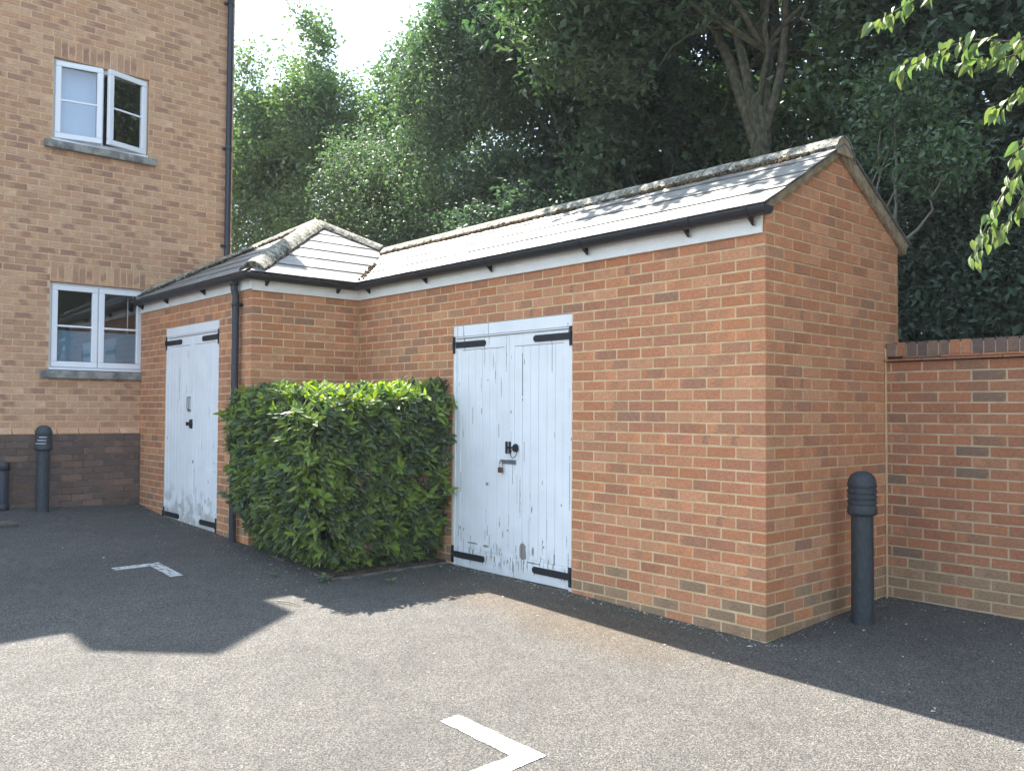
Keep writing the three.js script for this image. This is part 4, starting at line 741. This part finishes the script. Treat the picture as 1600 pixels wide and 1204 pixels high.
makeTree({ seed: 2, x: -5.6, z: -4.6, leaf: 'broad', count: 3800, color: [0.042, 0.09, 0.03], gap: 0.45, group: WOOD, label: 'tall dark leafy tree behind the middle of the long roof', stems: [[0, 0, 6, 0.16], [0.9, 0.2, 5.4, 0.05], [1.15, 0.3, 5.2, 0.045]], fork: [0, 4, 0],
  lobes: [[0, 5.0, 0, 2.0, 1.8, 1.6], [-0.4, 6.8, 0, 2.2, 1.1, 1.5], [1.2, 6.3, 0.2, 1.5, 1.3, 1.3], [-1.6, 6.0, 0.1, 1.5, 1.4, 1.3], [-2.4, 7.4, 0, 1.2, 1.2, 1.2], [0.4, 3.1, 0.2, 1.6, 1.0, 1.0]] });
makeTree({ seed: 3, x: -9.6, z: -4.4, count: 4600, color: [0.065, 0.12, 0.038], gap: 0.44, group: WOOD, label: 'dense bushy tree above the hipped end of the roof', stems: [[0, 0, 5, 0.14]], fork: [0, 3, 0],
  lobes: [[0.6, 4.4, 0.2, 2.2, 1.7, 1.4], [-1.0, 5.2, 0, 1.8, 1.8, 1.4], [1.5, 6.3, 0, 1.6, 1.2, 1.2], [0.2, 6.9, 0, 1.5, 1.1, 1.2], [0.0, 2.6, 0.3, 2.4, 1.2, 1.0], [2.4, 3.8, 0.2, 1.4, 1.5, 1.0], [-2.0, 3.4, 0.3, 1.5, 1.6, 1.0]] });
makeTree({ seed: 4, x: -15.2, z: -4.6, leaf: 'broad', count: 5200, color: [0.1, 0.17, 0.04], gap: 0.45, group: WOOD, size: 0.95, label: 'pale green tree with pointed leading shoots beside the house corner', stems: [[0, 0, 7, 0.15]], fork: [0, 4, 0],
  lobes: [[0, 6.2, 0, 2.2, 2.2, 1.6], [-1.0, 8.6, 0, 1.1, 1.9, 1.0], [0.4, 9.1, 0.1, 0.8, 1.7, 0.8], [1.6, 7.3, 0.1, 1.0, 1.5, 0.9], [-0.2, 8.0, 0, 1.8, 1.2, 1.2], [1.6, 4.6, 0.2, 1.6, 1.6, 1.2], [-1.7, 5.4, 0, 1.4, 2.0, 1.2], [0.2, 2.8, 0.3, 2.8, 1.5, 1.2], [-0.2, 7.0, 0, 1.9, 1.2, 1.2]] });
makeTree({ seed: 5, x: -12.3, z: -6.4, leaf: 'broad', count: 3800, color: [0.085, 0.15, 0.04], gap: 0.46, group: WOOD, label: 'loose topped tree filling the gap between the pale and the bushy tree', stems: [[0, 0, 7, 0.14]], fork: [0, 4, 0],
  lobes: [[0, 6.4, 0, 2.3, 2.0, 1.5], [1.2, 8.6, 0, 1.5, 1.3, 1.2], [-1.2, 7.9, 0, 1.2, 1.2, 1.0], [2.6, 8.4, 0, 1.4, 1.8, 1.1], [0.2, 8.3, 0, 0.9, 1.2, 0.8], [0.5, 3.2, 0, 3.0, 2.0, 1.2]] });
makeTree({ seed: 6, x: -8.2, z: -7.4, leaf: 'broad', count: 3800, color: [0.05, 0.105, 0.03], gap: 0.45, group: WOOD, label: 'tall broad tree standing behind the bushy one', stems: [[0, 0, 9, 0.2]], fork: [0, 5, 0],
  lobes: [[0, 7, 0, 2.4, 2.2, 1.6], [0.8, 10.2, 0, 2.4, 1.9, 1.8], [-1.8, 8.8, 0, 1.3, 1.4, 1.2], [2.4, 7, 0, 1.8, 1.4, 1.4], [0.5, 4, 0, 2.6, 2, 1.3]] });
makeTree({ seed: 7, x: 0.6, z: -4.3, leaf: 'broad', count: 4600, color: [0.035, 0.075, 0.03], gap: 0.43, group: WOOD, label: 'dark dense tree rising behind the garden wall', stems: [[0, 0, 6, 0.16], [-0.9, 0.2, 5, 0.05]], fork: [0, 4, 0],
  lobes: [[0, 4.6, 0, 2.2, 1.7, 1.3], [-1.2, 6.2, 0, 1.9, 1.6, 1.4], [1.2, 6.8, 0, 2.0, 1.7, 1.4], [0, 7.4, 0, 2.4, 1.3, 1.5], [-1.4, 3.4, -0.4, 1.4, 1.3, 1.0], [1.6, 3.4, -0.2, 1.8, 1.6, 1.0], [0.2, 2.4, -0.3, 2.0, 1.2, 0.9]] });
makeTree({ seed: 8, x: -3.6, z: -7.2, leaf: 'broad', count: 3600, color: [0.045, 0.095, 0.03], gap: 0.46, group: WOOD, label: 'leafy tree seen through the forked tree', stems: [[0, 0, 8, 0.17]], fork: [0, 4, 0],
  lobes: [[0, 5.4, 0, 2.4, 2.0, 1.4], [-1.4, 8, 0, 2, 1.8, 1.4], [1.6, 7.2, 0, 2, 1.6, 1.4], [0, 3, 0, 2.8, 1.6, 1.2]] });
makeTree({ seed: 9, x: -0.2, z: -7.6, leaf: 'broad', count: 3400, color: [0.04, 0.085, 0.03], gap: 0.44, group: WOOD, label: 'deep green tree filling in behind the dark one', stems: [[0, 0, 8, 0.17]], fork: [0, 4, 0],
  lobes: [[0, 5.2, 0, 2.6, 2.2, 1.4], [-1, 6.9, 0, 2.2, 1.4, 1.4], [1.6, 6.6, 0, 2.2, 1.5, 1.4], [0.4, 2.8, 0, 3, 1.6, 1.2]] });
makeTree({ seed: 10, name: 'shrub', category: 'shrub', x: -6.9, z: -3.1, count: 2000, color: [0.04, 0.085, 0.03], gap: 0.42, label: 'dark shrub close behind the junction of the two roofs', stems: [[0, 0, 2.4, 0.04], [0.5, 0, 2.4, 0.04]], fork: [0, 0.6, 0],
  lobes: [[0, 3.2, 0, 1.7, 1.1, 0.8], [2.2, 3.0, -0.1, 1.5, 1.0, 0.7], [-1.9, 2.9, 0, 1.5, 1.2, 0.8], [0.4, 4.2, -0.2, 1.5, 0.8, 0.7]] });
makeTree({ seed: 11, name: 'shrub', category: 'shrub', x: -1.3, z: -3.9, count: 1700, color: [0.032, 0.07, 0.028], gap: 0.43, label: 'dark shrub behind the gable ridge', stems: [[0, 0, 2.4, 0.04], [0.5, 0, 2.4, 0.04]], fork: [0, 0.6, 0],
  lobes: [[0, 3.0, 0, 1.5, 1.2, 0.7], [1.6, 2.8, 0, 1.3, 1.3, 0.6], [-1.6, 3.0, 0, 1.5, 1.1, 0.7]] });
makeTree({ seed: 13, name: 'shrub', category: 'shrub', x: 0.4, z: -3.1, count: 1500, color: [0.032, 0.07, 0.028], gap: 0.4, label: 'dark shrub just over the coping of the garden wall', stems: [[0, 0, 1.6, 0.03], [0.5, 0, 1.6, 0.03]], fork: [0, 0.4, 0],
  lobes: [[0, 2.1, -0.4, 1.4, 0.9, 0.5], [1.6, 2.1, -0.3, 1.4, 0.9, 0.5], [-1.0, 1.9, -0.5, 0.9, 0.8, 0.4]] });
// bare-stemmed sapling beside the gable, with a plant tag
makeTree({ seed: 12, name: 'sapling', category: 'sapling', x: -0.62, z: -2.75, leaf: 'fine', count: 150, size: 0.8, color: [0.06, 0.12, 0.035], gap: 0.4, bark: mat({ color: lin(0.2, 0.19, 0.15), roughness: 0.9 }), label: 'grey forked sapling with thin bare stems between gable and garden wall', fork: [0.05, 2.65, 0], limbR: 0.008,
  limbs: [[[[-0.08, -0.2, 0], [-0.04, 1.2, 0], [0, 2.1, 0], [0.08, 2.55, 0]], 0.032, 0.026], [[[0.08, 2.52, 0], [0.16, 2.8, 0], [0.2, 3.3, 0], [0.18, 3.9, 0]], 0.022, 0.008], [[[0.08, 2.52, 0], [0.3, 2.68, 0.05], [0.5, 2.9, 0.1], [0.62, 3.2, 0.1]], 0.018, 0.007], [[[0.1, 2.6, 0], [0.02, 2.8, 0], [-0.02, 3.2, 0], [0.1, 3.7, 0.1]], 0.012, 0.005], [[[-0.02, 1.55, 0.05], [0.06, 1.95, 0.05], [0.2, 2.2, 0.1]], 0.014, 0.006]],
  lobes: [[0.2, 3.9, 0, 0.5, 0.4, 0.3], [0.6, 3.3, 0.1, 0.35, 0.3, 0.3]] });
tag(add('plant_tag', chamferBox(0.055, 0.045, 0.004, 0.001).translate(-0.54, 2.66, -2.72), mat({ color: lin(0.4, 0.4, 0.5), roughness: 0.6 }), scene), 'small pale plant tag tied to the sapling', 'tag');

// ---------------------------------------------------------------- tree overhanging the car park, its branch ends in view
{
  const r = rng(99), t = group('overhanging_tree', scene, V(3.2, 0.15, -2.9)); tag(t, 'tree with bright drooping leaf sprays hanging out over the car park', 'tree');
  const O = V(3.2, 0.15, -2.9), rel = (p) => V(...p).sub(O), limbs = [tube([V(0, -0.3, 0), V(0.05, 1.5, 0), V(0, 3, 0.2), V(-0.2, 4.2, 0.6)], 0.16, 12, 0.1), tube([V(-0.2, 4.2, 0.6), rel([2.7, 4.6, -0.9]), rel([2.35, 4.2, 0.2]), rel([2.15, 3.55, 0.9])], 0.09, 9, 0.03), tube([V(-0.2, 4.2, 0.6), rel([3.3, 5.4, -2.4]), rel([3.8, 6.4, -2.8])], 0.1, 9, 0.03)];
  // twigs with hanging leaves: from the limb's end out to the tips seen in the photograph
  const hub = [2.15, 3.55, 0.9], twigs = [
    [hub, [2.0, 3.1, 1.15], [1.87, 2.83, 1.22], [1.68, 2.86, 1.27], [1.44, 2.79, 1.33]], [hub, [1.98, 2.98, 1.1], [1.82, 2.78, 1.2], [1.66, 2.80, 1.24]],
    [hub, [2.02, 2.95, 1.0], [1.87, 2.68, 1.13], [1.74, 2.6, 1.18]], [hub, [2.05, 2.9, 0.95], [1.86, 2.5, 1.1], [1.79, 2.42, 1.12]],
    [hub, [2.06, 2.8, 0.9], [1.84, 2.42, 1.08], [1.73, 2.25, 1.1], [1.66, 2.1, 1.1], [1.64, 2.05, 1.1]], [hub, [2.08, 2.75, 0.85], [1.86, 2.36, 1.05], [1.77, 2.2, 1.07], [1.7, 2.12, 1.06]],
    [hub, [2.0, 3.2, 1.1], [1.75, 3.1, 1.3], [1.5, 3.03, 1.38], [1.37, 2.98, 1.4]], [hub, [2.3, 3.2, 1.0], [2.35, 2.8, 1.1], [2.3, 2.4, 1.1]], [hub, [2.4, 3.4, 1.2], [2.5, 3.0, 1.5], [2.5, 2.7, 1.6]],
  ];
  const spots = [];
  for (const w of twigs) {
    const c = new THREE.CatmullRomCurve3(w.map(rel)), pts = c.getPoints(24); limbs.push(tube(pts, 0.007, 5, 0.002));
    const L = c.getLength(), n = Math.round(L / 0.011);
    for (let i = Math.round(n * 0.3); i <= n; i++) { const p = c.getPointAt(i / n), d = c.getTangentAt(i / n); spots.push([p, d, i]); }
  }
  add('trunk', merge(limbs), M.bark, t);
  const m = new THREE.InstancedMesh(leafGeo(0.072, 0.036, 0.3, 0.45, 3), M.leaf, spots.length), q = new THREE.Object3D(), c = new THREE.Color(), a = V(0, 0, 0), b = V(0, 0, 0), up = V(0, 1, 0);
  spots.forEach(([p, d, i], k) => {
    const sd = (i & 1 ? 1 : -1); a.crossVectors(d, up).normalize().multiplyScalar(sd * (0.7 + 0.4 * r())).addScaledVector(d, 0.5 + 0.4 * r()).addScaledVector(up, -0.35 - 0.75 * r()).normalize();
    b.copy(up).addScaledVector(a, -up.dot(a)).normalize(); const z = V(0, 0, 0).crossVectors(a, b);
    M4.makeBasis(a, b, z); q.quaternion.setFromRotationMatrix(M4); q.rotateX((r() - 0.5) * 2.2); q.rotateZ((r() - 0.5) * 0.8); q.position.copy(p).add(V(r() - 0.5, r() - 0.5, r() - 0.5).multiplyScalar(k < 900 ? 0.05 : 0)); q.scale.setScalar(0.5 + 0.5 * r()); q.updateMatrix(); m.setMatrixAt(k, q.matrix);
    const v = 1.0 + 0.6 * r(); m.setColorAt(k, c.setRGB(0.1 * v * (0.9 + 0.4 * r()), 0.17 * v, 0.035 * v));
  });
  m.name = 'leaf_sprays'; m.userData.kind = 'stuff'; m.castShadow = m.receiveShadow = true; t.add(m);
  const lobes = [[0.4, 5.4, 0.2, 2.4, 1.5, 1.8], [2.2, 4.6, 0.6, 1.8, 1.5, 1.8], [-0.2, 7.0, -0.2, 2.2, 1.5, 1.8], [1.4, 6.6, 1.4, 1.8, 1.2, 1.4], [3.4, 5.2, 1.4, 1.8, 1.8, 1.8], [3.6, 3.4, 0.6, 1.4, 1.4, 1.4]], n = 4200, cl = new THREE.InstancedMesh(clusters.broad[0], M.leaf, n);  // unseen crown, added to shade the gable and garden wall
  for (let k = 0; k < n;) { const [x, y, z, aa, bb, cc] = lobes[k % 6], d = V(r() * 2 - 1, r() * 2 - 1, r() * 2 - 1); if (d.lengthSq() > 1) continue; q.position.set(x + d.x * aa, y + d.y * bb, z + d.z * cc); q.rotation.set((r() - 0.5) * 0.9, r() * 6.28, (r() - 0.5) * 0.9); q.scale.setScalar(0.8 + 0.4 * r()); q.updateMatrix(); cl.setMatrixAt(k, q.matrix); const v = 0.75 + 0.5 * r(); cl.setColorAt(k, c.setRGB(0.07 * v, 0.14 * v, 0.035 * v)); k++; }
  cl.name = 'crown'; cl.userData.kind = 'stuff'; cl.castShadow = cl.receiveShadow = true; t.add(cl);
}

// ---------------------------------------------------------------- hedge in the inner corner
{
  const r = rng(61), h = group('hedge', scene, V(-3.95, 0.08, 0.62)); tag(h, 'clipped evergreen hedge of glossy leaves in the corner between the two doors', 'hedge');
  const O = V(-3.95, 0.08, 0.62), stems = [];
  // leafy shoot: whorls of narrow upright leaves
  const shoot = (n, seed, len) => { const q = rng(seed), g = []; for (let i = 0; i < n; i++) { const l = leafGeo(len * (0.7 + 0.45 * q()), len * (0.3 + 0.1 * q()), 0.28, 0.12, 2); E3.set((q() - 0.5) * 0.7, i * 2.4 + q(), 0.35 + 0.75 * q(), 'YZX'); M4.makeRotationFromEuler(E3).setPosition(0, 0.012 + i * 0.009, 0); g.push(l.applyMatrix4(M4)); } return merge(g); };
  const shoots = [shoot(9, 1, 0.088), shoot(10, 2, 0.096), shoot(8, 3, 0.08)];
  // hedge body: rounded box, fuller at the top, x -4.76..-3.1, z 0.05..1.42
  const inside = (x, y, z) => { const f = sstep(0.05, 0.6, y), lo = lerp(0.14, 0.0, f), x0 = -4.76 + lo * 1.4, x1 = -3.24 - lo * 0.7, z0 = 0.04, z1 = lerp(1.04, 1.33, f), w = 0.05 * (noise3(x * 3, y * 3, z * 3, 66) - 0.5) * 2; return Math.min(x - x0, x1 - x, z - z0, z1 - z, 1.5 + 0.04 * Math.sin(x * 3.3 + z * 2) - y, y - 0.12) + w; };
  const lists = [[], [], []], q = new THREE.Object3D(), c = new THREE.Color(), d = V(0, 0, 0);
  let made = 0;
  for (let k = 0; k < 260000 && made < 5600; k++) {
    const x = -4.98 + r() * 1.98, y = 0.05 + r() * 1.6, z = r() * 1.5, s = inside(x, y, z);
    if (s < -0.035 || s > 0.2 || r() > 1.15 - s * 5 || (s < 0 && r() > 0.06)) continue;
    if (x < XB + 0.03 && z < ZC + 0.03) continue;
    // outward direction from the field's slope
    const e = 0.03; d.set(inside(x - e, y, z) - inside(x + e, y, z), inside(x, y - e, z) - inside(x, y + e, z), inside(x, y, z - e) - inside(x, y, z + e)).normalize();
    const top = d.y > 0.6; d.y += top ? 0.6 : 0.75; d.x += (r() - 0.5) * 0.9; d.z += (r() - 0.5) * 0.9; d.normalize();
    lists[made % 3].push([x, y, z, d.clone(), r(), s]); made++;
  }
  lists.forEach((list, i) => {
    const m = new THREE.InstancedMesh(shoots[i], M.hedgeLeaf, list.length); m.name = 'foliage'; m.userData.kind = 'stuff'; m.castShadow = m.receiveShadow = true;
    list.forEach(([x, y, z, dir, t], k) => { q.position.set(x, y, z).sub(O); q.quaternion.setFromUnitVectors(V(0, 1, 0), dir); q.rotateY(t * 20); q.scale.setScalar(0.8 + 0.55 * r()); q.updateMatrix(); m.setMatrixAt(k, q.matrix); const v = 0.75 + 0.55 * r(), young = r() < 0.5 ? 2.5 : 1; m.setColorAt(k, r() < 0.004 ? c.setRGB(0.3, 0.1, 0.04) : c.setRGB(0.07 * v * young * (young > 1 ? 1.2 : 0.8 + 0.25 * r()), 0.125 * v * young, (young > 1 ? 0.006 : 0.016) * v)); });
    h.add(m);
  });
  for (let k = 0; k < 26; k++) { const x = -4.5 + 1.0 * r(), z = 0.15 + 0.65 * r(), pts = []; for (let i = 0; i <= 6; i++) pts.push(V(x + (r() - 0.5) * 0.12 * i * 0.5, 0.02 + i * 0.22, z + (r() - 0.5) * 0.12 * i * 0.5).sub(O)); stems.push(tube(pts, 0.014, 6, 0.005)); }
  add('stems', merge(stems), M.twig, h);
}

// ---------------------------------------------------------------- bollards
{
  const lathe = (p) => new THREE.LatheGeometry(p.map(([x, y]) => new THREE.Vector2(x, y)), 40);
  const mk = (x, z, label, flaked) => {
    const b = group('bollard', scene, V(x, groundY(x, z) - 0.01, z)); tag(b, label, 'bollard');
    add('post', lathe([[0.074, 0], [0.073, 0.02], [0.071, 0.3], [0.07, 0.735]]), M.bollard, b);
    const head = add('head', lathe([[0.07, 0.715], [0.083, 0.72], [0.093, 0.73], [0.096, 0.742], [0.094, 0.775], [0.088, 0.782], [0.0865, 0.79], [0.0865, 0.9], [0.09, 0.905], [0.093, 0.912], [0.0925, 0.925], [0.087, 0.955], [0.074, 0.982], [0.052, 1.0], [0.026, 1.01], [0, 1.012]]), M.bollard, b);
    for (let k = 0; k < 3; k++) { const y = 0.794 + k * 0.036; add('louvre', lathe([[0.07, y + 0.0], [0.0915, y + 0.001], [0.0935, y + 0.004], [0.0935, y + 0.02], [0.09, y + 0.025], [0.07, y + 0.029]]), M.bollard, head); if (flaked) { const arc = new THREE.CylinderGeometry(0.0942, 0.0946, 0.008, 14, 1, true, 0.3 + k * 0.25, 1.3 - k * 0.2); arc.translate(0, y + 0.008, 0); add('flaked_band', arc, M.chipped, head); } }
    return b;
  };
  mk(0.21, -0.82, 'slate grey domed bollard standing by the gable wall', false);
  const b = mk(-7.47, 2.27, 'slate grey domed bollard with flaked white louvres by the house plinth', true); b.scale.setScalar(0.93);
}

// ---------------------------------------------------------------- small things on the asphalt
{
  const r = rng(71);
  const weed = (x, z, s, n, label) => { const g = []; for (let i = 0; i < n; i++) { const l = leafGeo(s * (0.7 + 0.5 * r()), s * 0.42, 0.25, 0.25, 3); E3.set((r() - 0.5) * 0.5, i * 2.39 + r(), 0.25 + 0.6 * r(), 'YZX'); M4.makeRotationFromEuler(E3).setPosition(0, 0.004 + 0.004 * i, 0); g.push(l.applyMatrix4(M4)); } const w = group('weed', scene, V(x, groundY(x, z), z)); tag(w, label, 'weed'); add('leaves', merge(g), leafMat({ color: lin(0.12, 0.22, 0.04) }), w); add('stem', tube([V(0, -0.01, 0), V(0, 0.03, 0)], 0.003, 6), M.twig, w); };
  weed(-3.55, 1.51, 0.045, 6, 'tiny green weed on the asphalt nearest the narrow door');
  weed(-3.2, 1.25, 0.085, 11, 'leafy green weed rosette at the outer corner of the hedge bed');
  weed(-2.86, 0.85, 0.07, 5, 'small upright weed on the asphalt towards the wide door');
  tag(add('twig', tube([V(-2.86, 0.012, 1.83), V(-2.75, 0.02, 1.79), V(-2.63, 0.012, 1.76)].map((p) => p.setY(p.y + groundY(p.x, p.z))), 0.006, 6, 0.003), M.twig, scene), 'short dry twig lying at the edge of the shadow', 'twig');
  const cx = -7.0, cz = 2.95; tag(add('access_cover', boxAt(cx - 0.25, cx + 0.25, groundY(cx, cz) - 0.03, groundY(cx, cz) + 0.008, cz - 0.3, cz + 0.3, 0.004), M.kerb, scene), 'flat grey access cover set in the asphalt', 'cover');
  // leaf litter, bud scales and grit gathered along the wall feet
  const flake = leafGeo(0.03, 0.014, 0.3, 0.2, 1), pts = [];
  const strip = (x0, x1, z0, z1, n, toZ) => { for (let i = 0; i < n; i++) { const t = Math.pow(r(), 1.7); pts.push([lerp(x0, x1, r()), toZ > 0 ? lerp(z0, z1, t) : lerp(z1, z0, t)]); } };
  strip(-3.1, 0.1, 0.015, 0.14, 420, 1); strip(-3.1, 0.2, 0.02, 0.8, 120, 1); strip(0.02, 0.12, -1.58, 0.1, 120, 1); strip(-4.7, -3.0, 1.2, 1.5, 120, 1); strip(-3.2, -2.9, 0.1, 1.3, 60, 1); strip(-7.6, -4.8, 1.19, 1.3, 160, 1); strip(0.05, 2.4, -1.58, 0.6, 330, 1); strip(-7.6, -4.8, 1.2, 2.6, 130, 1); strip(-4.8, -3, 1.25, 2.0, 60, 1); strip(-4, 2.5, 0.5, 3.4, 50, 1);
  const m = new THREE.InstancedMesh(flake, mat({ roughness: 0.9, side: THREE.DoubleSide }), pts.length), q = new THREE.Object3D(), c = new THREE.Color();
  pts.forEach(([x, z], i) => { q.position.set(x, groundY(x, z) + 0.006, z); q.rotation.set((r() - 0.5) * 0.8, r() * 6.28, (r() - 0.5) * 0.6); const big = r() < 0.05 ? 2 : 1; q.scale.set(big * (0.25 + 0.5 * r()), big * 0.5, big * (0.3 + 0.5 * r())); q.updateMatrix(); m.setMatrixAt(i, q.matrix); const k = r(); k < 0.45 ? c.setRGB(0.42, 0.37, 0.28) : k < 0.8 ? c.setRGB(0.22, 0.16, 0.09) : c.setRGB(0.55, 0.53, 0.48); m.setColorAt(i, c); });
  m.name = 'leaf_litter'; m.castShadow = m.receiveShadow = true; scene.add(m); tag(m, 'scattered dry leaf bits and grit along the wall feet', 'litter', null, 'stuff');
}

// thin fog added to imitate veiling lens glare over the dark foliage
scene.fog = new THREE.FogExp2(new THREE.Color(0.86, 0.93, 1), 0.0009);

renderer.render(scene, camera);
